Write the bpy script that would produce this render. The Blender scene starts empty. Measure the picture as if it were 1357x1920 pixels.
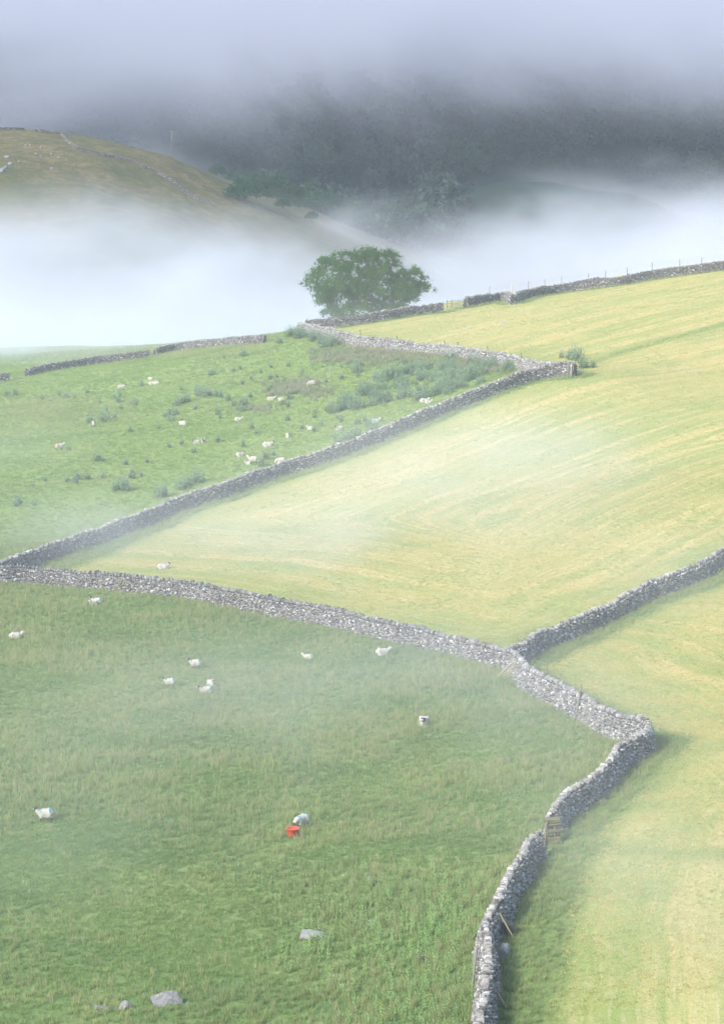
import bpy, math, random
import numpy as np
from mathutils import Vector, Matrix

random.seed(7)
rng = np.random.default_rng(11)
scene = bpy.context.scene
COL = scene.collection
R = math.radians

# ------------------------------------------------------------------ camera
F = 5654.0                      # focal length in pixels of the 1357x1920 photograph
PITCH = math.atan(960 / F)
CZ = 60.0
cam_d = bpy.data.cameras.new('camera')
cam = bpy.data.objects.new('camera', cam_d)
COL.objects.link(cam)
cam.location = (0, 0, CZ)
cam.rotation_euler = (math.pi / 2 - PITCH, 0, 0)
cam_d.sensor_fit = 'VERTICAL'
cam_d.sensor_height = 36.0
cam_d.lens = F * 36.0 / 1920
cam_d.clip_start = 1.0
cam_d.clip_end = 9000
scene.camera = cam

# ------------------------------------------------------------------ light
SUN_EL = R(36)
SUN_AZ = math.atan2(-0.74, -0.66)      # the sun stands to the left, a little behind the camera
world = bpy.data.worlds.new('World')
scene.world = world
world.use_nodes = True
wn = world.node_tree
bg = wn.nodes['Background']
sky = wn.nodes.new('ShaderNodeTexSky')
sky.sky_type = 'NISHITA'
sky.sun_disc = False
sky.sun_elevation = SUN_EL
sky.sun_rotation = SUN_AZ
sky.air_density = 1.0
sky.dust_density = 1.2
bg.inputs['Strength'].default_value = 0.15
wn.links.new(sky.outputs[0], bg.inputs['Color'])

sun_d = bpy.data.lights.new('sun', 'SUN')
sun_d.energy = 2.3
sun_d.angle = R(11)
sun_d.color = (1.0, 0.94, 0.85)
sun = bpy.data.objects.new('sun', sun_d)
COL.objects.link(sun)
sdir = Vector((math.sin(SUN_AZ) * math.cos(SUN_EL), math.cos(SUN_AZ) * math.cos(SUN_EL), math.sin(SUN_EL)))
sun.rotation_euler = sdir.to_track_quat('Z', 'Y').to_euler()
sun.location = (-300, -100, 300)

scene.view_settings.view_transform = 'Standard'
scene.view_settings.look = 'None'
scene.view_settings.gamma = 1
scene.view_settings.exposure = 1.12
cy = scene.cycles
cy.volume_bounces = 4
cy.max_bounces = 8
cy.diffuse_bounces = 2
cy.glossy_bounces = 1
cy.volume_step_rate = 1.0
cy.volume_max_steps = 64
cy.use_denoising = True
cy.use_adaptive_sampling = True
cy.adaptive_threshold = 0.02

# ------------------------------------------------------------------ terrain
CA, SA = math.cos(PITCH), math.sin(PITCH)


def ray(px, py):
    X = (px - 678.5) / F
    Y = -(py - 960) / F
    return np.array([X, CA + Y * SA, -SA + Y * CA])


def project(x, y, z):
    """world (z absolute) -> photo pixels, numpy friendly"""
    zz = z - CZ
    d = y * CA - zz * SA
    v = y * SA + zz * CA
    return 678.5 + F * x / d, 960 - F * v / d


CTRL = [
    (-700, 1900, 160), (0, 1900, 152), (678, 1900, 150), (1300, 1900, 142), (2000, 1900, 135),
    (0, 1528, 190), (560, 1528, 188), (1040, 1550, 178), (1300, 1500, 176), (2000, 1500, 166),
    (-700, 1300, 240), (30, 1190, 260), (570, 1230, 246), (950, 1240, 235), (1300, 1250, 225),
    (0, 1075, 290), (450, 1110, 275), (1000, 1160, 252), (1357, 1080, 258), (2000, 1080, 240),
    (-700, 900, 360), (0, 900, 350), (500, 880, 340), (900, 900, 310), (1357, 900, 295), (2000, 900, 280),
    (-700, 760, 470), (0, 760, 450), (300, 730, 440), (600, 740, 405), (800, 755, 370), (1060, 705, 355), (1357, 700, 360),
    (2000, 700, 330), (-700, 700, 520), (0, 705, 500), (280, 660, 530), (500, 636, 520), (560, 618, 485),
    (585, 608, 488), (720, 585, 530), (850, 572, 540), (1000, 550, 540), (1200, 515, 535), (1357, 495, 530),
    (900, 620, 450), (1200, 600, 420), (2000, 400, 530),
]
_c = np.array([ray(a, b) * d for a, b, d in CTRL])
_c[:, 2] += CZ
SY = 0.6
_P = np.stack([_c[:, 0], _c[:, 1] * SY], 1)


def _U(r2):
    return np.where(r2 > 1e-9, r2 * np.log(np.maximum(r2, 1e-9)) * 0.5, 0.0)


_n = len(_P)
_K = _U(((_P[:, None] - _P[None]) ** 2).sum(-1)) + np.eye(_n) * 150.0
_Q = np.c_[np.ones(_n), _P]
_A = np.block([[_K, _Q], [_Q.T, np.zeros((3, 3))]])
_W = np.linalg.solve(_A, np.r_[_c[:, 2], np.zeros(3)])


def tps(x, y):
    x = np.asarray(x, float); y = np.asarray(y, float)
    sh = x.shape
    q = np.stack([x.ravel(), y.ravel() * SY], 1)
    out = np.empty(len(q))
    for i in range(0, len(q), 40000):
        b = q[i:i + 40000]
        r2 = ((b[:, None] - _P[None]) ** 2).sum(-1)
        out[i:i + 40000] = _U(r2) @ _W[:_n] + _W[_n] + b @ _W[_n + 1:]
    return out.reshape(sh)


def sstep(a, b, x):
    t = np.clip((x - a) / (b - a), 0, 1)
    return t * t * (3 - 2 * t)


# small value noise, vectorised
_perm = rng.random((256, 256))


def vnoise(x, y):
    xi = np.floor(x).astype(int); yi = np.floor(y).astype(int)
    fx = x - xi; fy = y - yi
    fx = fx * fx * (3 - 2 * fx); fy = fy * fy * (3 - 2 * fy)
    a = _perm[xi & 255, yi & 255]; b = _perm[(xi + 1) & 255, yi & 255]
    c = _perm[xi & 255, (yi + 1) & 255]; d = _perm[(xi + 1) & 255, (yi + 1) & 255]
    return (a * (1 - fx) + b * fx) * (1 - fy) + (c * (1 - fx) + d * fx) * fy


def fbm(x, y, s, o=4):
    v = 0; amp = 1; tot = 0
    for k in range(o):
        v = v + vnoise(x / s + 17 * k, y / s + 31 * k) * amp
        tot += amp; amp *= 0.5; s = s * 0.5
    return v / tot


RIDGE_U = (np.array([-900, 0, 120, 280, 500, 560, 720, 850, 1000, 1200, 1357, 2300]) - 678.5) / F
RIDGE_Y = np.array([560, 560, 560, 548, 528, 494, 540, 550, 550, 543, 538, 535.])
VALLEY = -97.0 + CZ
B_U = (np.array([-1500, -400, 0, 60, 120, 200, 320, 430, 520, 660, 800, 950]) - 678.5) / F
B_PY = np.array([150, 225, 240, 243, 248, 262, 293, 345, 388, 455, 520, 600.])
D_U = (np.array([700, 800, 860, 950, 1030, 1100, 1180, 1230, 1330, 1450]) - 678.5) / F
D_PY = np.array([560, 446, 358, 338, 340, 354, 362, 382, 440, 512.])


def tan_dep(py):
    """z/y of a pixel row near the image's middle columns"""
    Y = -(py - 960) / F
    return (-SA + Y * CA) / (CA + Y * SA)


def smax(a, b, k):
    h = np.clip(0.5 + 0.5 * (a - b) / k, 0, 1)
    return b * (1 - h) + a * h + k * h * (1 - h)


def terrain(x, y):
    x = np.asarray(x, float); y = np.asarray(y, float)
    yy = np.maximum(y, 20)
    u = x / yy
    rid = np.interp(u, RIDGE_U, RIDGE_Y)
    fy_ = np.clip(y, 125, rid + 6)
    z = tps(np.clip(x, -190, 190), fy_)
    s = np.maximum(y - rid, 0)
    z = z - 0.34 * (np.sqrt(s * s + 400) - 20)
    z = z + (fbm(x, y, 14, 3) - 0.5) * 0.7 * sstep(90, 140, y)
    # the slope the photographer stands on
    near = np.clip((125 - y) / 125, 0, 1.4) ** 1.5
    z = z + near * (CZ - 1.7 - 11)
    z = smax(z, np.full_like(z, VALLEY) + (fbm(x, y, 60, 3) - 0.5) * 6, 5)
    # hill on the left
    cb = CZ + 1000 * tan_dep(np.interp(u, B_U, B_PY))
    t = np.where(y < 1000, (1000 - y) / 250, (y - 1000) / 420)
    hb = cb - (cb - VALLEY + 12) * np.clip(t, 0, 1.3) ** 1.35
    hb = hb + (fbm(x, y, 55, 4) - 0.5) * 10 * sstep(0.0, 0.25, t)
    # wooded slope behind
    t2 = (y - 1200 + 60 * (fbm(x, y, 160, 3) - 0.5) * 2) / 700
    hc = VALLEY - 10 + 260 * np.clip(t2, -0.1, 1.5) + (fbm(x, y, 120, 4) - 0.5) * 22
    # grassy spur before it
    cd = CZ + 1190 * tan_dep(np.interp(u, D_U, D_PY))
    t3 = np.where(y < 1190, (1190 - y) / 150, (y - 1190) / 200)
    hd = cd - 75 * np.clip(t3, 0, 1.6) ** 1.4
    z = np.maximum(z, hb) if False else smax(z, hb, 3)
    z = smax(z, hc, 5)
    z = smax(z, hd, 3)
    return z


def cast(px, py, up=0.0, lo=100.0, hi=2300.0):
    """first point of the terrain (raised by up) that pixel sees"""
    d = ray(px, py)
    t = np.concatenate([np.arange(lo, 620, 1.0), np.arange(620, hi, 3.0)])
    z = CZ + d[2] * t
    g = terrain(d[0] * t, d[1] * t) + up
    k = np.nonzero(z < g)[0]
    k = [i for i in k if t[i] >= lo]
    if len(k) == 0:
        return None
    i = k[0]
    if i == 0:
        i = 1
    a = z[i - 1] - g[i - 1]; b = z[i] - g[i]
    tt = t[i - 1] + (t[i] - t[i - 1]) * a / (a - b) if a != b else t[i]
    return np.array([d[0] * tt, d[1] * tt, CZ + d[2] * tt - up])


def gz(x, y):
    return float(terrain(np.array([x]), np.array([y]))[0])


def inpoly(px, py, poly):
    res = np.zeros(px.shape, bool)
    n = len(poly)
    for i in range(n):
        x0, y0 = poly[i]; x1, y1 = poly[(i + 1) % n]
        c = ((y0 > py) != (y1 > py))
        xx = x0 + (py - y0) * (x1 - x0) / ((y1 - y0) if y1 != y0 else 1e-9)
        res ^= c & (px < xx)
    return res


def polydist(x, y, pts):
    """distance to a polyline"""
    best = np.full(x.shape, 1e9)
    for (ax, ay), (bx, by) in zip(pts[:-1], pts[1:]):
        dx, dy = bx - ax, by - ay
        t = np.clip(((x - ax) * dx + (y - ay) * dy) / (dx * dx + dy * dy + 1e-9), 0, 1)
        best = np.minimum(best, np.hypot(x - ax - t * dx, y - ay - t * dy))
    return best


# ------------------------------------------------------------------ node helpers
def new_mat(name):
    m = bpy.data.materials.new(name)
    m.use_nodes = True
    nt = m.node_tree
    return m, nt, nt.nodes['Principled BSDF'], nt.nodes['Material Output']


def nd(nt, t, **kw):
    n = nt.nodes.new(t)
    for k, v in kw.items():
        if k.startswith('i_'):
            n.inputs[k[2:].replace('_', ' ')].default_value = v
        else:
            setattr(n, k, v)
    return n


def setin(nt, sock, v):
    if isinstance(v, (int, float)):
        sock.default_value = v
    elif isinstance(v, tuple):
        sock.default_value = v if len(v) != 3 or sock.type == 'VECTOR' else (*v, 1)
    else:
        nt.links.new(v, sock)


def mth(nt, op, a, b=0.0, c=None, clamp=False):
    n = nt.nodes.new('ShaderNodeMath'); n.operation = op; n.use_clamp = clamp
    setin(nt, n.inputs[0], a); setin(nt, n.inputs[1], b)
    if c is not None:
        setin(nt, n.inputs[2], c)
    return n.outputs[0]


def mix(nt, f, a, b, blend='MIX'):
    n = nt.nodes.new('ShaderNodeMix'); n.data_type = 'RGBA'; n.blend_type = blend
    setin(nt, n.inputs[0], f); setin(nt, n.inputs[6], a); setin(nt, n.inputs[7], b)
    return n.outputs[2]


def noise(nt, vec, scale, detail=4.0, rough=0.55, dist=0.0):
    n = nt.nodes.new('ShaderNodeTexNoise')
    n.inputs['Scale'].default_value = scale; n.inputs['Detail'].default_value = detail
    n.inputs['Roughness'].default_value = rough; n.inputs['Distortion'].default_value = dist
    if vec is not None:
        nt.links.new(vec, n.inputs['Vector'])
    return n.outputs[0]


def maprange(nt, v, a, b, c=0.0, d=1.0, smooth=True):
    n = nt.nodes.new('ShaderNodeMapRange')
    n.interpolation_type = 'SMOOTHSTEP' if smooth else 'LINEAR'
    for i, q in enumerate((v, a, b, c, d)):
        setin(nt, n.inputs[i], q)
    return n.outputs[0]


def attr(nt, name, fac=True):
    n = nt.nodes.new('ShaderNodeAttribute'); n.attribute_name = name
    return n.outputs['Fac'] if fac else n.outputs['Vector']


def vscale(nt, v, s):
    n = nt.nodes.new('ShaderNodeVectorMath'); n.operation = 'MULTIPLY'
    setin(nt, n.inputs[0], v); n.inputs[1].default_value = s
    return n.outputs[0]


def position(nt):
    return nt.nodes.new('ShaderNodeNewGeometry').outputs['Position']


# ------------------------------------------------------------------ object helpers
def tag(o, label=None, cat=None, group=None, kind=None):
    if label: o['label'] = label
    if cat: o['category'] = cat
    if group: o['group'] = group
    if kind: o['kind'] = kind
    return o


def empty(name, loc, rz=0.0, label=None, cat=None, group=None):
    o = bpy.data.objects.new(name, None)
    COL.objects.link(o)
    o.location = loc; o.rotation_euler = (0, 0, rz)
    o.empty_display_size = 0.3
    return tag(o, label, cat, group)


def mesh_np(name, V, Fc, mat=None, attrs=None, smooth=False, parent=None, link=True):
    """V (n,3); Fc (m,k) faces of equal size, or a list of such arrays"""
    if not isinstance(Fc, list):
        Fc = [Fc]
    me = bpy.data.meshes.new(name)
    V = np.ascontiguousarray(V, dtype=np.float32)
    me.vertices.add(len(V)); me.vertices.foreach_set('co', V.ravel())
    Fc = [np.asarray(f) for f in Fc if len(f)]
    if Fc:
        loops = np.concatenate([f.ravel() for f in Fc]).astype(np.int32)
        tot = np.concatenate([np.full(len(f), f.shape[1]) for f in Fc]).astype(np.int32)
        st = np.concatenate([[0], np.cumsum(tot)[:-1]]).astype(np.int32)
        me.loops.add(len(loops)); me.loops.foreach_set('vertex_index', loops)
        me.polygons.add(len(tot)); me.polygons.foreach_set('loop_start', st)
        me.polygons.foreach_set('loop_total', tot)
        me.polygons.foreach_set('use_smooth', np.full(len(tot), smooth))
    for k, a in (attrs or {}).items():
        a = np.asarray(a, dtype=np.float32)
        if a.ndim == 1:
            at = me.attributes.new(k, 'FLOAT', 'POINT'); at.data.foreach_set('value', a)
        else:
            at = me.attributes.new(k, 'FLOAT_VECTOR', 'POINT'); at.data.foreach_set('vector', a.ravel())
    me.update(calc_edges=True)
    if mat: me.materials.append(mat)
    if not link:
        return me
    o = bpy.data.objects.new(name, me)
    COL.objects.link(o)
    if parent: o.parent = parent
    return o


def box_arrays(cx, cy_, cz, sx, sy, sz, rot=None, jit=0.0):
    v = np.array([[a, b, c] for a in (-1, 1) for b in (-1, 1) for c in (-1, 1)], float) * 0.5 * np.array([sx, sy, sz])
    if jit: v += rng.normal(0, jit, v.shape)
    if rot is not None: v = v @ np.array(rot).T
    v += np.array([cx, cy_, cz])
    f = np.array([[0, 1, 3, 2], [4, 6, 7, 5], [0, 4, 5, 1], [2, 3, 7, 6], [0, 2, 6, 4], [1, 5, 7, 3]])
    return v, f


def tube(p0, p1, r0, r1, n=6):
    p0 = np.array(p0, float); p1 = np.array(p1, float)
    d = p1 - p0; L = np.linalg.norm(d); d = d / (L + 1e-9)
    a = np.cross(d, [0, 0, 1.0]); 
    if np.linalg.norm(a) < 1e-3: a = np.array([1.0, 0, 0])
    a /= np.linalg.norm(a); b = np.cross(d, a)
    th = np.arange(n) * 2 * np.pi / n
    ring = np.cos(th)[:, None] * a + np.sin(th)[:, None] * b
    v = np.concatenate([p0 + ring * r0, p1 + ring * r1, [p0], [p1]])
    i = np.arange(n); j = (i + 1) % n
    q = np.stack([i, i + n, j + n, j], 1)
    t = np.concatenate([np.stack([i, j, np.full(n, 2 * n)], 1), np.stack([j + n, i + n, np.full(n, 2 * n + 1)], 1)])
    return v, q, t


class Mesh:
    def __init__(s): s.V = []; s.Q = []; s.T = []; s.n = 0; s.A = []
    def add(s, v, q=None, t=None, a=0.5):
        s.V.append(v)
        if q is not None: s.Q.append(np.asarray(q) + s.n)
        if t is not None: s.T.append(np.asarray(t) + s.n)
        s.A.append(np.full(len(v), a)); s.n += len(v)
    def box(s, *k, a=0.5, **kw):
        v, f = box_arrays(*k, **kw); s.add(v, f, None, a)
    def tube(s, *k, a=0.5, **kw):
        v, q, t = tube(*k, **kw); s.add(v, q, t, a)
    def build(s, name, mat, parent=None, smooth=False, link=True):
        fs = []
        if s.Q: fs.append(np.concatenate(s.Q))
        if s.T: fs.append(np.concatenate(s.T))
        return mesh_np(name, np.concatenate(s.V), fs, mat, {'tone': np.concatenate(s.A)}, smooth, parent, link)


# ------------------------------------------------------------------ wall lines (top edge in photo pixels, height in metres)
H1 = 1.5
WALL_LINES = {
    'mid':   [(1078, 682), (1040, 684), (985, 697), (900, 728), (800, 768), (700, 810), (620, 840), (530, 868), (430, 903), (330, 936), (240, 972), (150, 1003), (60, 1035), (0, 1056), (-120, 1092)],
    'low':   [(-160, 1068), (0, 1062), (90, 1066), (220, 1077), (330, 1088), (430, 1106), (540, 1128), (640, 1146), (740, 1170), (830, 1190), (890, 1204), (945, 1215)],
    'near':  [(955, 1222), (1000, 1262), (1050, 1285), (1100, 1315), (1150, 1340), (1195, 1352), (1212, 1362), (1208, 1374), (1190, 1385), (1165, 1400), (1140, 1430), (1105, 1462), (1060, 1494), (1034, 1520)],
    'front': [(1012, 1560), (985, 1580), (960, 1630), (938, 1680), (915, 1730), (922, 1770), (915, 1810), (905, 1850), (898, 1900), (880, 1985), (860, 2100)],
    'right': [(955, 1216), (985, 1206), (1040, 1175), (1120, 1142), (1200, 1100), (1280, 1070), (1357, 1032), (1500, 965), (1700, 880)],
    'up':    [(560, 606), (640, 622), (720, 636), (800, 645), (880, 654), (960, 667), (1010, 678), (1078, 684)],
    'top':   [(572, 604), (640, 594), (720, 582), (780, 573), (833, 567)],
    'topright': [(872, 558), (910, 551), (945, 547), (962, 551), (985, 543), (1060, 530), (1150, 518), (1240, 504), (1357, 488), (1500, 466), (1700, 436)],
    'left1': [(290, 653), (340, 643), (400, 636), (450, 631), (498, 627)],
    'left2': [(50, 690), (110, 678), (180, 668), (283, 655)],
    'left3': [(-140, 724), (-40, 706), (20, 698)],
}
WALLS = {}
for k, pl in WALL_LINES.items():
    pts = []
    for (a, b) in pl:
        h = {'left1': 1.35, 'left2': 1.35, 'left3': 1.3, 'top': 1.6, 'topright': 1.7}.get(k, H1)
        p = cast(a, b, h)
        if p is None or p[1] > 640:
            p = cast(a, b + 12, 0)
        pts.append((p[0], p[1]))
    WALLS[k] = pts
WALLS['low'][-1] = WALLS['near'][0] = WALLS['right'][0] = tuple((np.array(WALLS['low'][-1]) + np.array(WALLS['near'][0])) / 2)
WALLS['up'][-1] = WALLS['mid'][0]
WALLS['top'][0] = (WALLS['up'][0][0] + 1.0, WALLS['up'][0][1] + 0.5)
ALLW = list(WALLS.values())

# ------------------------------------------------------------------ ground sheet
us = np.concatenate([np.linspace(-0.55, -0.17, 24)[:-1], np.linspace(-0.17, 0.17, 230), np.linspace(0.17, 0.55, 24)[1:]])
ys = np.concatenate([np.linspace(-60, 125, 38)[:-1], np.arange(125, 570, 0.62), np.arange(570, 1060, 4.0), np.arange(1060, 2000, 9.0), np.linspace(2000, 4200, 30)])
UU, YY = np.meshgrid(us, ys)
XX = UU * (np.maximum(YY, 0) + 60)
ZZ = terrain(XX, YY)
PX, PY = project(XX, np.maximum(YY, 60), ZZ)
dist = np.full(XX.shape, 1e9)
nearband = (YY > 120) & (YY < 600)
for w in ALLW:
    d = polydist(XX[nearband], YY[nearband], w)
    dist[nearband] = np.minimum(dist[nearband], d)
MOWN = [(565, 610), (640, 628), (700, 640), (900, 672), (1075, 700), (1000, 722), (800, 790), (540, 892), (300, 975), (100, 1050), (0, 1085), (60, 1085), (250, 1100), (450, 1135), (700, 1185), (945, 1245), (1050, 1315), (1200, 1385), (1160, 1440), (1040, 1570), (980, 1640), (925, 1780), (905, 1960), (890, 2400), (3800, 2400), (3800, 100), (1357, 480), (870, 560), (580, 600)]


def fields(x, y, z, dw):
    """masks: mown hay meadow, long grass along the walls"""
    px, py = project(x, np.maximum(y, 60), z)
    m = inpoly(px, py, MOWN) & (y > 100) & (y < 600)
    m = m.astype(float)
    n1 = fbm(x, y, 5, 3); n2 = fbm(x + 90, y, 18, 2)
    vw = 2.0 + 2.6 * n2 + 1.6 * (n1 - 0.5)
    vw = vw + 2.5 * np.exp(-((px - 150) / 160) ** 2 - ((py - 1060) / 60) ** 2) + 3.0 * np.exp(-((px - 960) / 90) ** 2 - ((py - 1180) / 30) ** 2)
    vw = vw + 1.5 * np.exp(-((px - 1080) / 90) ** 2 - ((py - 1600) / 180) ** 2) + 2.0 * np.exp(-((px - 1000) / 70) ** 2 - ((py - 1800) / 120) ** 2)
    verge = 1 - sstep(vw * 0.35, vw * 1.25, dw)
    verge = np.where(y < 430, verge, np.minimum(verge, 1 - sstep(1.5, 2.6, dw)))
    return m * (1 - verge), m * verge


mown, verge = fields(XX, YY, ZZ, dist)
px2, py2 = PX, PY
edge = np.exp(-np.maximum(dist - 1.5, 0) / np.where(PX * 0 + PY > 1300, 7.0, 3.5)) * 0.9
strip2 = 0.6 * np.exp(-(polydist(PX, PY, [(1080, 1585), (1200, 1598), (1357, 1600), (1500, 1598)]) / 14.0) ** 2)
strip = strip2 + np.exp(-(polydist(px2, py2 * 2.0, [(1090, 1380), (1150, 1330), (1250, 1272), (1357, 1215), (1500, 1140)]) / 9.0) ** 2) * (YY < 560)
tracks = np.zeros(XX.shape)
for pl in ([(-20, 790), (90, 757), (200, 728), (330, 690), (440, 660), (560, 630)], [(60, 880), (170, 835), (270, 775), (370, 735), (470, 690), (530, 650)],
           [(180, 905), (310, 850), (400, 815)], [(560, 790), (650, 760), (700, 740)], [(40, 715), (200, 690), (360, 655)]):
    tracks = np.maximum(tracks, np.exp(-(polydist(px2, py2 * 1.6, [(a, b * 1.6) for a, b in pl]) / 8.0) ** 2))
tracks *= (YY > 330) & (YY < 560) & (mown < 0.5)
tracks *= 0.25 + 0.75 * sstep(0.35, 0.65, fbm(XX, YY, 12, 3))
hill = sstep(680, 760, YY)
spur = np.where((YY > 1090), 1.0, 0.0)
# direction of the mowing lines
pa, pb = cast(900, 985), cast(1300, 835)
mdir = (pb - pa)[:2]; mdir /= np.linalg.norm(mdir)
perp = np.array([-mdir[1], mdir[0]])
across = XX * perp[0] + YY * perp[1]
along = XX * mdir[0] + YY * mdir[1]
dl = polydist(XX, YY, WALLS['low'] + WALLS['right'][1:])
w_ = 1 - sstep(14, 34, dl)
across = across * (1 - w_) + (-dl + 300) * w_
dn = polydist(XX, YY, WALLS['near'])
low_r = (PY > 1210) | ((PX > 1120) & (PY > 1130))
across = np.where(low_r, 500 + polydist(XX, YY, WALLS['near'] + WALLS['front']), across)
flow = np.stack([across.ravel(), along.ravel(), np.zeros(across.size)], 1)
nr, nc = XX.shape
idx = np.arange(nr * nc).reshape(nr, nc)
quads = np.stack([idx[:-1, :-1].ravel(), idx[:-1, 1:].ravel(), idx[1:, 1:].ravel(), idx[1:, :-1].ravel()], 1)

m_ground, nt, bs, out = new_mat('ground')
P = position(nt)
flowv = attr(nt, 'flow', False)
n_big = noise(nt, P, 0.03, 4); n_mid = noise(nt, P, 0.16, 5); n_fine = noise(nt, P, 1.6, 5, 0.7); n_tiny = noise(nt, P, 6.0, 4, 0.7)
n_st = noise(nt, vscale(nt, P, (0.5, 0.14, 0.5)), 2.2, 5, 0.65)
past = mix(nt, maprange(nt, n_mid, 0.35, 0.68), (0.13, 0.21, 0.07), (0.225, 0.30, 0.105))
past = mix(nt, maprange(nt, n_big, 0.4, 0.65, 0, 0.6), past, (0.28, 0.34, 0.12))
past = mix(nt, maprange(nt, n_fine, 0.35, 0.7, 0, 0.45), past, (0.055, 0.12, 0.035))
past = mix(nt, mth(nt, 'MULTIPLY', attr(nt, 'track'), 0.6), past, (0.42, 0.39, 0.20))
hay_l = noise(nt, vscale(nt, flowv, (1.0, 0.035, 1.0)), 0.42, 6, 0.68)
hay_b = noise(nt, vscale(nt, flowv, (1.0, 0.06, 1.0)), 0.13, 4, 0.6)
hay_s = noise(nt, vscale(nt, flowv, (1.0, 0.09, 1.0)), 2.2, 4, 0.7)
hay = mix(nt, maprange(nt, hay_l, 0.42, 0.58), (0.34, 0.395, 0.12), (0.64, 0.51, 0.22))
hay = mix(nt, maprange(nt, hay_b, 0.46, 0.57, 0, 0.75), hay, (0.33, 0.385, 0.115))
hay = mix(nt, maprange(nt, hay_s, 0.5, 0.68, 0, 0.6), hay, (0.68, 0.55, 0.33))
hay = mix(nt, maprange(nt, n_fine, 0.5, 0.75, 0, 0.4), hay, (0.22, 0.28, 0.08))
hay = mix(nt, maprange(nt, n_big, 0.42, 0.62, 0, 0.5), hay, (0.58, 0.49, 0.20))
hay = mix(nt, maprange(nt, n_tiny, 0.45, 0.7, 0, 0.3), hay, (0.12, 0.16, 0.04))
hay = mix(nt, mth(nt, 'MULTIPLY', attr(nt, 'edge'), maprange(nt, n_mid, 0.3, 0.7, 0.45, 1.0)), hay, (0.20, 0.29, 0.085))
hay = mix(nt, mth(nt, 'MULTIPLY', attr(nt, 'strip'), 0.85), hay, (0.15, 0.25, 0.06))
vg = mix(nt, maprange(nt, n_fine, 0.35, 0.65), (0.12, 0.20, 0.06), (0.22, 0.29, 0.09))
n_h = noise(nt, P, 0.35, 6, 0.72)
hl = mix(nt, maprange(nt, n_h, 0.36, 0.66), (0.125, 0.125, 0.045), (0.29, 0.215, 0.105))
hl = mix(nt, maprange(nt, n_big, 0.40, 0.65, 0, 0.6), hl, (0.095, 0.125, 0.045))
hl = mix(nt, maprange(nt, n_mid, 0.42, 0.62, 0, 0.55), hl, (0.10, 0.10, 0.045))
hl = mix(nt, maprange(nt, n_fine, 0.3, 0.7, 0, 0.6), hl, (0.06, 0.06, 0.03))
past = mix(nt, attr(nt, 'upper'), past, mix(nt, 0.65, past, (0.27, 0.36, 0.10)))
c = mix(nt, attr(nt, 'mown'), past, hay)
c = mix(nt, attr(nt, 'verge'), c, vg)
c = mix(nt, attr(nt, 'hill'), c, hl)
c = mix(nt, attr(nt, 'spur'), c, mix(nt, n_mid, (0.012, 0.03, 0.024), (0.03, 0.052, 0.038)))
nt.links.new(c, bs.inputs['Base Color'])
bs.inputs['Roughness'].default_value = 0.95
bs.inputs['Specular IOR Level'].default_value = 0.1
bp = nd(nt, 'ShaderNodeBump', i_Strength=0.9, i_Distance=0.25)
hgt = mth(nt, 'ADD', mth(nt, 'MULTIPLY', n_fine, 0.8), mth(nt, 'ADD', mth(nt, 'MULTIPLY', n_tiny, 0.4), mth(nt, 'MULTIPLY', hay_s, 0.3)))
nt.links.new(hgt, bp.inputs['Height']); nt.links.new(bp.outputs[0], bs.inputs['Normal'])
Vg = np.stack([XX.ravel(), YY.ravel(), ZZ.ravel()], 1)
g = mesh_np('ground', Vg, quads, m_ground, {'mown': mown.ravel(), 'verge': verge.ravel(), 'strip': strip.ravel(), 'edge': edge.ravel(), 'upper': sstep(280, 340, YY).ravel(), 'track': tracks.ravel(),
                                           'hill': hill.ravel(), 'spur': spur.ravel(), 'flow': flow}, True)
tag(g, kind='structure')

# ------------------------------------------------------------------ dry stone walls
m_stone, nt, bs, out = new_mat('limestone')
P = position(nt)
tone = attr(nt, 'tone')
white = maprange(nt, tone, 1.0, 1.15, 0, 1)
tone = mth(nt, 'MINIMUM', tone, 1.0)
s1 = noise(nt, P, 9.0, 5, 0.7); s2 = noise(nt, P, 0.22, 3); s3 = noise(nt, P, 30.0, 3, 0.7)
sc = mix(nt, tone, (0.085, 0.08, 0.082), (0.40, 0.38, 0.36))
sc = mix(nt, maprange(nt, s1, 0.55, 0.66, 0, 0.85), sc, (0.60, 0.61, 0.62))
sc = mix(nt, maprange(nt, s3, 0.45, 0.7, 0, 0.6), sc, (0.10, 0.10, 0.09))
sc = mix(nt, white, sc, (0.56, 0.57, 0.58))
sc = mix(nt, maprange(nt, s2, 0.6, 0.75, 0, 0.4), sc, (0.22, 0.19, 0.10))
nt.links.new(sc, bs.inputs['Base Color'])
bs.inputs['Roughness'].default_value = 0.9
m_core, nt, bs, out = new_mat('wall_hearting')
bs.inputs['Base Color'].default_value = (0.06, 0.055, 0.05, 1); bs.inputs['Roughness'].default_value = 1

ph = (1 + 5 ** 0.5) / 2
ICO_V = np.array([(-1, ph, 0), (1, ph, 0), (-1, -ph, 0), (1, -ph, 0), (0, -1, ph), (0, 1, ph), (0, -1, -ph), (0, 1, -ph), (ph, 0, -1), (ph, 0, 1), (-ph, 0, -1), (-ph, 0, 1)], float)
ICO_V /= np.linalg.norm(ICO_V[0])
ICO_F = np.array([(0, 11, 5), (0, 5, 1), (0, 1, 7), (0, 7, 10), (0, 10, 11), (1, 5, 9), (5, 11, 4), (11, 10, 2), (10, 7, 6), (7, 1, 8), (3, 9, 4), (3, 4, 2), (3, 2, 6), (3, 6, 8), (3, 8, 9), (4, 9, 5), (2, 4, 11), (6, 2, 10), (8, 6, 7), (9, 8, 1)])


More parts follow.
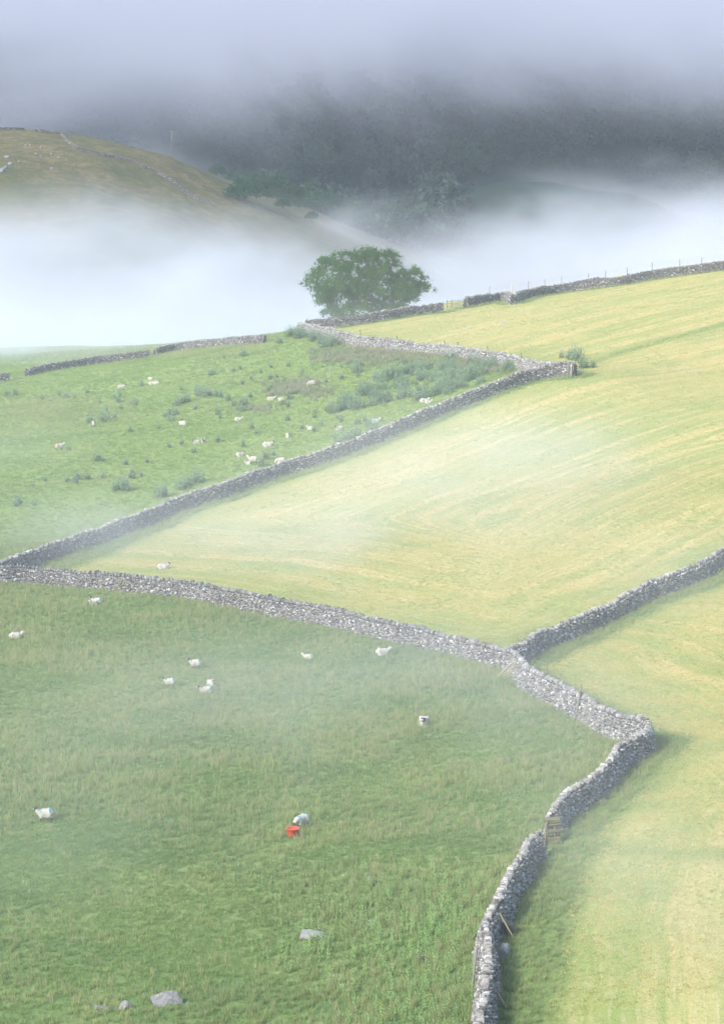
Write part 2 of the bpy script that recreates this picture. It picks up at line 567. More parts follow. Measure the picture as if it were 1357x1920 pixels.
def stones(C, S, T, Nn, tonev, tilt=0.25, boxy=0.35):
    """C centres (n,3), S half sizes (n,3) along tangent T (n,2) / normal / up -> vertices, faces, tone"""
    n = len(C)
    b = np.repeat(ICO_V[None], n, 0)
    b = np.sign(b) * np.abs(b) ** (1 - boxy)
    b = b * (1 + rng.normal(0, 0.13, (n, 12, 1)))
    b = b * S[:, None, :]
    a = rng.normal(0, tilt, n); ca, sa = np.cos(a)[:, None], np.sin(a)[:, None]
    bx = b[..., 0] * ca - b[..., 2] * sa; bz = b[..., 0] * sa + b[..., 2] * ca
    X = T[:, None, 0] * bx + Nn[:, None, 0] * b[..., 1]
    Y = T[:, None, 1] * bx + Nn[:, None, 1] * b[..., 1]
    V = np.stack([X, Y, bz], -1) + C[:, None, :]
    Fx = ICO_F[None] + (np.arange(n) * 12)[:, None, None]
    return V.reshape(-1, 3), Fx.reshape(-1, 3), np.repeat(tonev, 12)


def resample(pts, step):
    pts = np.array(pts, float)
    # Catmull smoothing
    out_ = []
    for i in range(len(pts) - 1):
        p0 = pts[max(i - 1, 0)]; p1 = pts[i]; p2 = pts[i + 1]; p3 = pts[min(i + 2, len(pts) - 1)]
        for t in np.linspace(0, 1, 12, endpoint=False):
            out_.append(0.5 * ((2 * p1) + (-p0 + p2) * t + (2 * p0 - 5 * p1 + 4 * p2 - p3) * t * t + (-p0 + 3 * p1 - 3 * p2 + p3) * t ** 3))
    out_.append(pts[-1]); q = np.array(out_)
    L = np.r_[0, np.cumsum(np.linalg.norm(np.diff(q, axis=0), axis=1))]
    s = np.arange(0, L[-1], step)
    return s, np.stack([np.interp(s, L, q[:, 0]), np.interp(s, L, q[:, 1])], 1), L, q


def build_wall(key, pts, label, h=1.5, wb=0.40, wt=0.22, k=0.95, group='dry stone walls of the fields', ruin=0.0, cope=True, base_tone=0.5, name='dry_stone_wall', parent=None):
    s, c, L, q = resample(pts, 0.5)
    Ltot = L[-1]
    sd = rng.random() * 500

    def at(sv):
        x = np.interp(sv, L, q[:, 0]); y = np.interp(sv, L, q[:, 1])
        x2 = np.interp(sv + 0.6, L, q[:, 0]) - np.interp(sv - 0.6, L, q[:, 0])
        y2 = np.interp(sv + 0.6, L, q[:, 1]) - np.interp(sv - 0.6, L, q[:, 1])
        n = np.hypot(x2, y2) + 1e-9
        wob = (fbm(np.asarray(sv) + sd, np.asarray(sv) * 0 + 3, 5.0, 3) - 0.5) * 0.7 * sstep(0, 3, sv) * sstep(0, 3, Ltot - sv)
        return x - y2 / n * wob, y + x2 / n * wob, x2 / n, y2 / n

    def topz(sv):
        hh = h * (1 + (fbm(sv + sd, sv * 0 + sd, 3.0, 3) - 0.5) * 0.26)
        if ruin: hh = hh * (1 - ruin * sstep(0.45, 0.6, fbm(sv + sd, sv * 0 + 9, 6.0, 3)))
        return hh
    Vs, Fs, Ts = [], [], []
    off = 0
    hb = h - (0.24 if cope else 0.0)
    nrow = max(3, int(hb / (0.15 * k)))
    for side in (-1, 1):
        for r in range(nrow):
            rh = hb / nrow
            ln = rng.uniform(0.12, 0.34, int(Ltot / (0.15 * k)) + 5) * k
            cs = np.cumsum(ln); cs = cs[cs < Ltot]; n = len(cs)
            if n < 1: continue
            ln = ln[:n]; sv = cs - ln / 2
            x, y, tx, ty = at(sv)
            hr = (r + 0.5) / nrow
            tz = topz(sv)
            wv = wb + (wt - wb) * hr + rng.normal(0, 0.045, n)
            nx, ny = -ty * side, tx * side
            X = x + nx * wv; Y = y + ny * wv
            g0 = terrain(X, Y)
            Zc = g0 - 0.05 + (tz - (h - hb)) * hr + rng.normal(0, 0.03 * k, n)
            S = np.stack([ln * 0.52, rng.uniform(0.10, 0.15, n) * k, rh * rng.uniform(0.40, 0.66, n)], 1)
            tn = np.clip(base_tone - 0.04 + rng.normal(0, 0.28, n) + (rng.random(n) < 0.09) * 0.8, 0, 1.6)
            v, f, t = stones(np.stack([X, Y, Zc], 1), S, np.stack([tx, ty], 1), np.stack([nx, ny], 1), tn)
            Vs.append(v); Fs.append(f + off); Ts.append(t); off += len(v)
    if cope:
        ln = rng.uniform(0.09, 0.2, int(Ltot / 0.1) + 5) * k
        cs = np.cumsum(ln); cs = cs[cs < Ltot]; n = len(cs); ln = ln[:n]; sv = cs - ln / 2
        x, y, tx, ty = at(sv)
        off_ = rng.normal(0, 0.05, n); x = x - ty * off_; y = y + tx * off_
        g0 = terrain(x, y); tz = topz(sv)
        hh = rng.uniform(0.09, 0.24, n)
        Zc = g0 - 0.05 + tz - 0.24 + hh * 0.75
        S = np.stack([ln * 0.46, rng.uniform(wt * 0.65, wt * 1.15, n), hh], 1)
        tn = np.clip(base_tone + 0.12 + rng.normal(0, 0.32, n), 0, 1.08)
        v, f, t = stones(np.stack([x, y, Zc], 1), S, np.stack([tx, ty], 1), np.stack([-ty, tx], 1), tn, 0.3)
        Vs.append(v); Fs.append(f + off); Ts.append(t); off += len(v)
    # dark hearting between the faces
    x, y, tx, ty = at(s)
    g0 = terrain(x, y); tz = topz(s) - (0.28 if cope else 0.12)
    ring = []
    for sg, w, zz in ((-1, wb - 0.04, -0.3), (-1, wt - 0.04, 1), (1, wt - 0.04, 1), (1, wb - 0.04, -0.3)):
        z = g0 + (tz if zz == 1 else -0.3)
        ring.append(np.stack([x - ty * sg * w, y + tx * sg * w, z], 1))
    Rg = np.stack(ring, 1).reshape(-1, 3); n = len(s)
    i = np.arange(n - 1)
    qs = []
    for a in range(3):
        qs.append(np.stack([i * 4 + a, i * 4 + a + 1, (i + 1) * 4 + a + 1, (i + 1) * 4 + a], 1))
    qs = np.concatenate(qs + [np.array([[0, 1, 2, 3], [4 * n - 1, 4 * n - 2, 4 * n - 3, 4 * n - 4]])])
    V = np.concatenate(Vs + [Rg]); T = np.concatenate(Ts + [np.zeros(len(Rg))])
    o = mesh_np(name, V, [np.concatenate(Fs), qs + off], m_stone, {'tone': T}, False, parent)
    o.data.materials.append(m_core)
    mi = np.zeros(len(o.data.polygons), np.int32); mi[-len(qs):] = 1
    o.data.polygons.foreach_set('material_index', mi)
    tag(o, label, 'stone wall', group)
    return o


build_wall('mid', WALLS['mid'], 'long dry stone wall climbing from the left edge to the corner with the bushes, between pasture and big hay meadow', 1.7, base_tone=0.42)
build_wall('low', WALLS['low'], 'dry stone wall running from the left edge down to the leaning pale hurdle, below the big hay meadow', 1.65, base_tone=0.47, k=0.9)
build_wall('near', WALLS['near'], 'dry stone wall with a sharp bend between the leaning hurdle and the sandstone pier', 1.75, base_tone=0.5, wb=0.52, wt=0.22, k=0.85)
build_wall('front', WALLS['front'], 'close crooked dry stone wall coming from the sandstone pier down to the bottom edge', 1.75, base_tone=0.5, wb=0.58, wt=0.21, k=0.8)
build_wall('right', WALLS['right'], 'dry stone wall rising from the three-way junction to the right edge', 1.65, base_tone=0.45)
build_wall('up', WALLS['up'], 'pale sunlit dry stone wall above the patch of bushes', 1.65, base_tone=0.66)  # paler tone puts part of the sunlight into the stone colour
build_wall('top', WALLS['top'], 'grey dry stone wall on the ridge under the big tree, left of the gate', 1.6, k=1.1, base_tone=0.26)
build_wall('topright', WALLS['topright'], 'grey dry stone wall along the ridge right of the gate, with wire fence posts', 1.7, k=1.1, base_tone=0.22)
build_wall('left1', WALLS['left1'], 'low grey wall on the ridge of the pasture, ending near the bushes', 1.35, k=1.1, base_tone=0.22)
build_wall('left2', WALLS['left2'], 'low grey wall on the ridge at the left, beyond the rough grass', 1.35, k=1.1, base_tone=0.22)
build_wall('left3', WALLS['left3'], 'short stub of grey wall cut by the left edge', 1.3, k=1.1, base_tone=0.22)


def far_wall(pix, label, h=1.2, k=1.5, ruin=0.0):
    pts = []
    for a, b in pix:
        p = cast(a, b, 0, lo=700)
        if p is not None: pts.append((p[0], p[1]))
    return build_wall('x', pts, label, h * 0.7, 0.26, 0.16, k, 'dry stone walls on the brown hill', ruin, False, 0.0)


far_wall([(-60, 242), (0, 243), (48, 244)], 'far wall on the brown hilltop cut by the left edge', 1.3)
far_wall([(66, 247), (90, 249), (116, 252)], 'short far wall on the skyline of the brown hill', 1.4)
far_wall([(116, 253), (124, 262), (133, 272), (150, 280), (190, 291)], 'tumbled far wall bending down from the brown hilltop', 1.5, ruin=0.25)
far_wall([(196, 293), (225, 298), (262, 310), (290, 322), (322, 341), (350, 362), (400, 386)], 'far wall running down the brown hill into the mist', 1.4, ruin=0.3)
print('walls done')

# ------------------------------------------------------------------ plants: scattered grass
def leaf_mat(name, c1, c2, c3=None, trans=0.25, nscale=0.12):
    m, nt, bs, out = new_mat(name)
    oi = nt.nodes.new('ShaderNodeObjectInfo')
    P = position(nt)
    c = mix(nt, oi.outputs['Random'], c1, c2)
    if c3: c = mix(nt, maprange(nt, noise(nt, P, nscale, 4), 0.42, 0.62), c, c3)
    c = mix(nt, mth(nt, 'MULTIPLY', attr(nt, 'tone'), 0.5), c, tuple(min(1, q * 1.9) for q in c2))
    nt.links.new(c, bs.inputs['Base Color'])
    bs.inputs['Roughness'].default_value = 0.7
    bs.inputs['Specular IOR Level'].default_value = 0.2
    tr = nt.nodes.new('ShaderNodeBsdfTranslucent'); nt.links.new(c, tr.inputs['Color'])
    ms = nt.nodes.new('ShaderNodeMixShader'); ms.inputs[0].default_value = trans
    nt.links.new(bs.outputs[0], ms.inputs[1]); nt.links.new(tr.outputs[0], ms.inputs[2])
    nt.links.new(ms.outputs[0], out.inputs['Surface'])
    return m


def blades(n, rad, h0, h1, w, lean, tiplite=0.6):
    """a clump of curved blades, two quads and a tip each"""
    a = rng.random(n) * 6.283; r = rad * np.sqrt(rng.random(n))
    bx, by = r * np.cos(a), r * np.sin(a)
    h = rng.uniform(h0, h1, n); la = rng.random(n) * 6.283; ll = lean * rng.random(n) * h
    wa = rng.random(n) * 6.283
    wx, wy = np.cos(wa) * w / 2, np.sin(wa) * w / 2
    rows = []
    for t, ww in ((0, 1.0), (0.55, 0.8)):
        cx = bx + np.cos(la) * ll * t * t; cy_ = by + np.sin(la) * ll * t * t; cz = h * t
        rows += [np.stack([cx - wx * ww, cy_ - wy * ww, cz], 1), np.stack([cx + wx * ww, cy_ + wy * ww, cz], 1)]
    rows.append(np.stack([bx + np.cos(la) * ll, by + np.sin(la) * ll, h], 1))
    V = np.stack(rows, 1).reshape(-1, 3)
    i = np.arange(n) * 5
    q = np.stack([i, i + 1, i + 3, i + 2], 1); t = np.stack([i + 2, i + 3, i + 4], 1)
    tn = np.tile(np.array([0, 0, 0.4, 0.4, 1.0]) * tiplite, n)
    return V, q, t, tn


def tuft(name, mat, *k, **kw):
    V, q, t, tn = blades(*k, **kw)
    me = mesh_np(name, V, [q, t], mat, {'tone': tn}, False, None, False)
    return bpy.data.objects.new(name, me)


def weed(name, mat, nst, rad, h0, h1, leaf, spread=0.1):
    Vs, Qs, Ts, n = [], [], [], 0
    for k in range(nst):
        a = rng.random() * 6.28; r = rad * rng.random() ** 0.5
        x, y = r * math.cos(a), r * math.sin(a); h = rng.uniform(h0, h1)
        dx, dy = rng.normal(0, spread, 2) * h
        nl = int(h / 0.055)
        for j in range(nl):
            t = (j + 0.5) / nl
            L = leaf * (1.15 - 0.75 * t) * rng.uniform(0.7, 1.2); an = rng.random() * 6.28
            c0 = np.array([x + dx * t, y + dy * t, h * t])
            d = np.array([math.cos(an), math.sin(an), rng.uniform(0.2, 1.1)]); d /= np.linalg.norm(d)
            s = np.array([-math.sin(an), math.cos(an), 0]) * L * 0.28
            Vs += [c0, c0 + d * L * 0.5 + s, c0 + d * L, c0 + d * L * 0.5 - s]
            Qs.append([n, n + 1, n + 2, n + 3]); Ts += [0.3 * t, 0.5 * t, 0.8 * t + .1, 0.5 * t]; n += 4
    me = mesh_np(name, np.array(Vs), np.array(Qs), mat, {'tone': np.array(Ts)}, False, None, False)
    return bpy.data.objects.new(name, me)


def scatter(name, protos, X, Y, scl, kind_label, tiltv=0.12, pick=None, sink=0.02):
    n = len(X)
    Z = terrain(X, Y) - sink
    rot = np.stack([rng.normal(0, tiltv, n), rng.normal(0, tiltv, n), rng.random(n) * 6.283], 1)
    if pick is None: pick = rng.integers(0, len(protos), n)
    o = mesh_np(name, np.stack([X, Y, Z], 1), [], None, {'rot': rot, 'scl': scl, 'pick': pick.astype(float)})
    gt = bpy.data.node_groups.new(name, 'GeometryNodeTree')
    gt.interface.new_socket('Geometry', in_out='INPUT', socket_type='NodeSocketGeometry')
    gt.interface.new_socket('Geometry', in_out='OUTPUT', socket_type='NodeSocketGeometry')
    gi = gt.nodes.new('NodeGroupInput'); go = gt.nodes.new('NodeGroupOutput')
    gtoi = gt.nodes.new('GeometryNodeGeometryToInstance')
    for p in reversed(protos):
        oi = gt.nodes.new('GeometryNodeObjectInfo'); oi.inputs['Object'].default_value = p
        gt.links.new(oi.outputs['Geometry'], gtoi.inputs[0])
    mp = gt.nodes.new('GeometryNodeMeshToPoints'); gt.links.new(gi.outputs[0], mp.inputs[0])
    ip = gt.nodes.new('GeometryNodeInstanceOnPoints')
    gt.links.new(mp.outputs[0], ip.inputs['Points']); gt.links.new(gtoi.outputs[0], ip.inputs['Instance'])
    ip.inputs['Pick Instance'].default_value = True

    def na(nm, ty):
        a = gt.nodes.new('GeometryNodeInputNamedAttribute'); a.data_type = ty; a.inputs[0].default_value = nm
        return a.outputs[0]
    gt.links.new(na('rot', 'FLOAT_VECTOR'), ip.inputs['Rotation'])
    gt.links.new(na('scl', 'FLOAT'), ip.inputs['Scale'])
    gt.links.new(na('pick', 'FLOAT'), ip.inputs['Instance Index'])
    gt.links.new(ip.outputs[0], go.inputs[0])
    md = o.modifiers.new('scatter', 'NODES'); md.node_group = gt
    tag(o, kind_label[0], kind_label[1], kind='stuff')
    return o


m_gr1 = leaf_mat('grass_green', (0.165, 0.26, 0.08), (0.265, 0.35, 0.12), (0.145, 0.235, 0.07), 0.35)
m_gr4 = leaf_mat('grass_upper', (0.19, 0.29, 0.075), (0.32, 0.39, 0.12), (0.17, 0.275, 0.07), 0.35)
m_gr2 = leaf_mat('grass_tall', (0.20, 0.28, 0.10), (0.34, 0.375, 0.16), (0.175, 0.25, 0.09), 0.35)
m_gr3 = leaf_mat('grass_seed', (0.34, 0.31, 0.17), (0.43, 0.40, 0.22), (0.27, 0.31, 0.14), 0.35)
m_weed = leaf_mat('weed_green', (0.20, 0.33, 0.10), (0.32, 0.46, 0.18), (0.25, 0.36, 0.13), 0.35)
m_hay = leaf_mat('hay_stubble', (0.45, 0.425, 0.15), (0.64, 0.51, 0.235), (0.36, 0.40, 0.14), nscale=0.2)
m_this = leaf_mat('thistle_leaf', (0.15, 0.23, 0.13), (0.27, 0.36, 0.24), (0.17, 0.26, 0.14), 0.3)
m_rush = leaf_mat('rush', (0.22, 0.25, 0.14), (0.33, 0.32, 0.21), (0.20, 0.27, 0.13), 0.3)

P_short = [tuft('short_tuft', m_gr1, 26, 0.22, 0.06, 0.18, 0.022, 0.9) for _ in range(3)]
P_tall = [tuft('tall_tuft', m_gr2, 24, 0.22, 0.16, 0.52, 0.022, 0.3, 1.0) for _ in range(3)] + [tuft('seed_tuft', m_gr3, 11, 0.2, 0.35, 0.7, 0.02, 0.2)]
P_weed = [weed('weed_stem', m_weed, 3, 0.16, 0.35, 0.75, 0.12, 0.04) for _ in range(4)]
P_hay = [tuft('stubble', m_hay, 22, 0.25, 0.03, 0.09, 0.03, 2.0) for _ in range(3)]


def sample_area(dens, y0, y1, upad=0.01):
    """random points over the visible wedge, about dens per square metre"""
    um = 678.5 / F + upad
    area = (y1 ** 2 - y0 ** 2) * um
    n = int(area * dens)
    y = np.sqrt(rng.uniform(y0 ** 2, y1 ** 2, n)); x = rng.uniform(-um, um, n) * y * 1.02
    z = terrain(x, y)
    dw = np.full(n, 1e9)
    for w in ALLW: dw = np.minimum(dw, polydist(x, y, w))
    m, v = fields(x, y, z, dw)
    px, py = project(x, y, z)
    return x, y, m, v, dw, px, py


x, y, m, v, dw, px, py = sample_area(13, 138, 300)
patch = fbm(x, y, 9, 4); patch2 = fbm(x + 300, y, 22, 3)
bare = np.exp(-((py - 1600) / 45) ** 2) * 0.8 + np.exp(-((px - 100) / 220) ** 2 - ((py - 1580) / 120) ** 2) * 0.6   # the cropped band across the pasture
past_m = (m + v < 0.5) & (dw > 0.45)
tallp = np.clip(0.12 + sstep(0.36, 0.62, patch) * 0.75 + (1 - sstep(0.8, 3.5, dw)) * 0.8 - bare * 0.6, 0.03, 0.9)
isT = rng.random(len(x)) < tallp
s = past_m & ~isT
scatter('pasture_grass', P_short, x[s], y[s], rng.uniform(0.7, 1.4, s.sum()), ('short green grass covering the lower sheep pasture', 'grass'))
s = past_m & isT & (rng.random(len(x)) < 0.75)
scatter('tall_grass', P_tall, x[s], y[s], rng.uniform(0.5, 1.2, s.sum()) * (0.55 + 0.9 * patch2[s]), ('tall seeding grass in patches and along walls of the lower pasture', 'grass'), pick=np.where(rng.random(s.sum()) < 0.22, 3, rng.integers(0, 3, s.sum())))
wp = sstep(0.38, 0.58, patch2) * np.clip(1 - bare * 1.6, 0, 1) * np.where(py > 1620, 2.2, 0.5)
s = past_m & (rng.random(len(x)) < np.minimum(wp * 0.2, 0.45))
scatter('weed_stems', P_weed, x[s], y[s], rng.uniform(0.7, 1.15, s.sum()) * (0.85 + 0.35 * (py[s] > 1620)), ('upright leafy weed stems in the lower pasture', 'weeds'), 0.06)
s = (m + v > 0.5) & (v > 0.12 + 0.5 * rng.random(len(x))) & (dw > 0.5) & (rng.random(len(x)) < 0.8)
scatter('verge_grass', P_tall, x[s], y[s], rng.uniform(0.4, 0.95, s.sum()) * (0.5 + 0.6 * v[s]), ('long green grass left uncut beside the walls', 'grass'), pick=np.where(rng.random(s.sum()) < 0.12, 3, rng.integers(0, 3, s.sum())))
s = (m > 0.5)
scatter('meadow_stubble', P_hay, x[s], y[s], rng.uniform(0.7, 1.3, s.sum()), ('pale cut stubble of the hay meadows', 'stubble'))
# further fields
x, y, m, v, dw, px, py = sample_area(4.5, 300, 545)
past_m = (m + v < 0.5) & (dw > 0.5)
patch = fbm(x, y, 11, 4)
rushp = np.exp(-((px - 560) / 50) ** 2 - ((py - 731) / 13) ** 2) + 0.8 * np.exp(-((px - 490) / 30) ** 2 - ((py - 768) / 6) ** 2) + np.exp(-((px - 700) / 130) ** 2 - ((py - 668) / 14) ** 2) * (px > 580) + np.exp(-((px - 890) / 80) ** 2 - ((py - 685) / 12) ** 2)
roughp = np.exp(-((px - 90) / 130) ** 2 - ((py - 775) / 26) ** 2) * 0.8 + (py < 672 + 0.0 * px) * (px < 520) * 0.4 + (1 - sstep(1, 3, dw)) * 0.7
isR = rng.random(len(x)) < rushp * 0.9
isT = (~isR) & (rng.random(len(x)) < np.clip(roughp + 0.3 * sstep(0.55, 0.7, patch), 0.02, 0.9))
P_rush = [tuft('rush', m_rush, 40, 0.25, 0.3, 0.7, 0.03, 0.25) for _ in range(3)]
s = past_m & ~isR & ~isT & (rng.random(len(x)) < 0.6)
P_up = [tuft('short_tuft', m_gr4, 26, 0.22, 0.06, 0.18, 0.022, 0.9) for _ in range(3)]
scatter('hill_pasture_grass', P_up, x[s], y[s], rng.uniform(0.9, 1.7, s.sum()), ('short green grass of the upper sheep pasture', 'grass'))
s = past_m & isT
scatter('rough_grass', P_tall, x[s], y[s], rng.uniform(0.6, 1.2, s.sum()), ('rough tall grass in the upper pasture and by its walls', 'grass'))
s = past_m & isR
scatter('rushes', P_rush, x[s], y[s], rng.uniform(0.7, 1.3, s.sum()), ('brownish rushes in patches of the upper pasture', 'rushes'))
s = (v > 0.4) & (dw > 0.5)
scatter('upper_verge_grass', P_tall[:3], x[s], y[s], rng.uniform(0.6, 1.3, s.sum()), ('long grass beside the upper meadow walls', 'grass'))
s = (m > 0.5) & (rng.random(len(x)) < 0.7)
scatter('upper_meadow_stubble', P_hay, x[s], y[s], rng.uniform(0.9, 1.6, s.sum()), ('pale cut stubble of the upper hay meadow', 'stubble'))
print('grass done')

# ------------------------------------------------------------------ thistle bushes of the upper pasture
def thistle_mesh(nst, rad, h):
    return weed('thistle_bush', m_this, nst, rad, h * 0.5, h, 0.24, 0.14).data


TH = [thistle_mesh(9, 0.22, 0.75), thistle_mesh(14, 0.32, 0.95), thistle_mesh(34, 0.7, 1.25), thistle_mesh(60, 1.05, 1.45)]
spots = []
single = [(395, 705, 1), (402, 702, 0), (437, 697, 0), (450, 693, 0), (420, 672, 0), (455, 669, 1), (523, 645, 1), (528, 643, 0), (540, 688, 1), (228, 768, 0), (222, 755, 1), (95, 755, 0), (125, 748, 2), (80, 750, 0),
          (140, 748, 0), (15, 745, 1), (30, 742, 1), (112, 742, 0), (215, 748, 0), (224, 745, 1), (172, 775, 0), (172, 790, 0), (164, 794, 0), (196, 792, 2), (215, 785, 0), (200, 772, 0), (165, 738, 0), (187, 756, 0), (246, 760, 0), (253, 760, 1),
          (265, 725, 1), (376, 742, 2), (386, 745, 2), (393, 742, 1), (370, 735, 1), (405, 745, 1), (413, 746, 1), (338, 758, 1), (348, 755, 2), (330, 762, 1), (312, 783, 1), (322, 778, 2), (330, 778, 1), (318, 790, 0), (325, 790, 0), (339, 732, 0), (367, 768, 0),
          (410, 778, 1), (413, 785, 0), (440, 762, 1), (457, 760, 2), (452, 772, 1), (468, 746, 0), (428, 752, 1), (297, 805, 0), (245, 810, 1), (318, 840, 0), (340, 835, 0), (364, 850, 0), (130, 845, 0), (183, 866, 1), (190, 866, 1), (235, 872, 0), (277, 868, 0), (128, 905, 0),
          (143, 900, 1), (144, 908, 0), (163, 900, 0), (233, 915, 1), (227, 920, 2), (236, 922, 1), (248, 898, 1), (265, 893, 0), (213, 922, 0), (300, 933, 2), (310, 930, 1), (340, 918, 2), (372, 905, 2), (352, 912, 1), (36, 946, 1), (30, 950, 1), (65, 948, 0),
          (62, 915, 0), (85, 903, 0), (190, 898, 0), (505, 735, 0), (540, 765, 0), (532, 760, 1), (543, 750, 1), (480, 815, 0), (472, 805, 0), (409, 830, 0), (457, 838, 0), (540, 790, 0), (566, 805, 0), (588, 810, 1), (602, 800, 0), (490, 875, 1), (500, 862, 1), (512, 855, 0),
          (640, 838, 2), (655, 832, 2), (625, 845, 1), (668, 826, 2), (700, 812, 2), (690, 800, 1), (684, 790, 0), (672, 796, 0), (632, 786, 0), (640, 792, 0), (590, 784, 0), (590, 776, 0), (575, 712, 0), (668, 700, 2), (664, 694, 2), (672, 706, 1), (674, 688, 1), (760, 684, 1), (640, 690, 0),
          (740, 668, 0), (565, 700, 0), (610, 718, 0), (641, 712, 0), (720, 762, 0), (530, 717, 0), (505, 712, 0), (518, 708, 0), (490, 700, 0), (508, 690, 0), (455, 722, 0), (470, 712, 0)]
for a, b, t in single: spots.append((a, b, t, 'single'))
dense_poly = [(690, 722), (720, 705), (790, 683), (830, 675), (900, 680), (960, 684), (1000, 688), (985, 698), (900, 724), (860, 742), (800, 752), (740, 755), (680, 768), (620, 778), (590, 775), (640, 752), (680, 738)]
k = 0
while k < 92:
    a = random.uniform(590, 1000); b = random.uniform(672, 780)
    if inpoly(np.array([a]), np.array([b]), dense_poly)[0] and all((a - q[0]) ** 2 + ((b - q[1]) * 1.8) ** 2 > 95 for q in spots):
        spots.append((a, b, random.choice((1, 2, 2, 3)), 'dense')); k += 1
for a, b in [(565, 628), (575, 632), (590, 637), (604, 641), (618, 645), (632, 648), (600, 646), (585, 640), (560, 635), (548, 630), (612, 652), (540, 632)]:
    spots.append((a, b, 2, 'corner'))
for a, b, t in [(1052, 672, 1), (1070, 674, 2), (1080, 676, 2), (1095, 690, 2), (1088, 682, 1), (1110, 690, 1)]:
    spots.append((a, b, t, 'end'))
TL = {'single': ['small grey-green thistle alone in the grass of the upper pasture', 'medium grey-green thistle standing in the open upper pasture', 'large grey-green thistle bush in the open upper pasture', 'x'],
      'dense': ['x', 'medium bush in the dense thicket below the sunlit wall', 'large pale bush in the dense thicket below the sunlit wall', 'widest kind of bush in the dense thicket below the sunlit wall'],
      'corner': ['x', 'x', 'pale bush at the foot of the far wall corner under the big tree', 'x'],
      'end': ['x', 'medium bush in the meadow just past the wall end', 'large bush in the meadow just past the wall end', 'x']}
for a, b, t, g_ in spots:
    p = cast(a, b, 0)
    if p is None or p[1] > 600: continue
    o = bpy.data.objects.new('thistle_bush', TH[t]); COL.objects.link(o)
    o.location = (p[0], p[1], p[2] - 0.03); o.rotation_euler = (0, 0, random.random() * 6.28)
    s_ = random.uniform(0.9, 1.35) * (1.1 if g_ != 'dense' else 0.9); o.scale = (s_ * random.uniform(0.85, 1.1), s_ * 0.92, s_ * random.uniform(1.05, 1.45))
    tag(o, TL[g_][t], 'bush', {'single': 'thistles dotted over the upper pasture', 'dense': 'thicket of bushes below the sunlit wall', 'corner': 'bushes at the far wall corner', 'end': 'bushes past the wall end'}[g_] + ' (%s)' % ('small', 'medium', 'large', 'wide')[t])

# ------------------------------------------------------------------ trees
m_bark, nt, bs, out = new_mat('bark')
nt.links.new(mix(nt, noise(nt, position(nt), 3.0, 4), (0.05, 0.045, 0.035), (0.14, 0.13, 0.11)), bs.inputs['Base Color'])
bs.inputs['Roughness'].default_value = 0.95


def crown_mat(name, a, b, alt=(0.05, 0.085, 0.02), rnd=0.5):
    m, nt, bs, out = new_mat(name)
    c = mix(nt, attr(nt, 'tone'), a, b)
    oi = nt.nodes.new('ShaderNodeObjectInfo')
    c = mix(nt, mth(nt, 'MULTIPLY', oi.outputs['Random'], rnd), c, alt)
    nt.links.new(c, bs.inputs['Base Color']); bs.inputs['Roughness'].default_value = 0.6
    bs.inputs['Specular IOR Level'].default_value = 0.25
    tr = nt.nodes.new('ShaderNodeBsdfTranslucent'); nt.links.new(c, tr.inputs['Color'])
    ms = nt.nodes.new('ShaderNodeMixShader'); ms.inputs[0].default_value = 0.25
    nt.links.new(bs.outputs[0], ms.inputs[1]); nt.links.new(tr.outputs[0], ms.inputs[2])
    nt.links.new(ms.outputs[0], out.inputs['Surface'])
    return m


m_crown = crown_mat('leaves_main', (0.045, 0.135, 0.025), (0.125, 0.28, 0.05))
m_far = crown_mat('leaves_far', (0.02, 0.07, 0.035), (0.055, 0.14, 0.055))
m_far2 = crown_mat('leaves_woods', (0.005, 0.018, 0.022), (0.014, 0.038, 0.036), (0.075, 0.12, 0.075), 0.8)


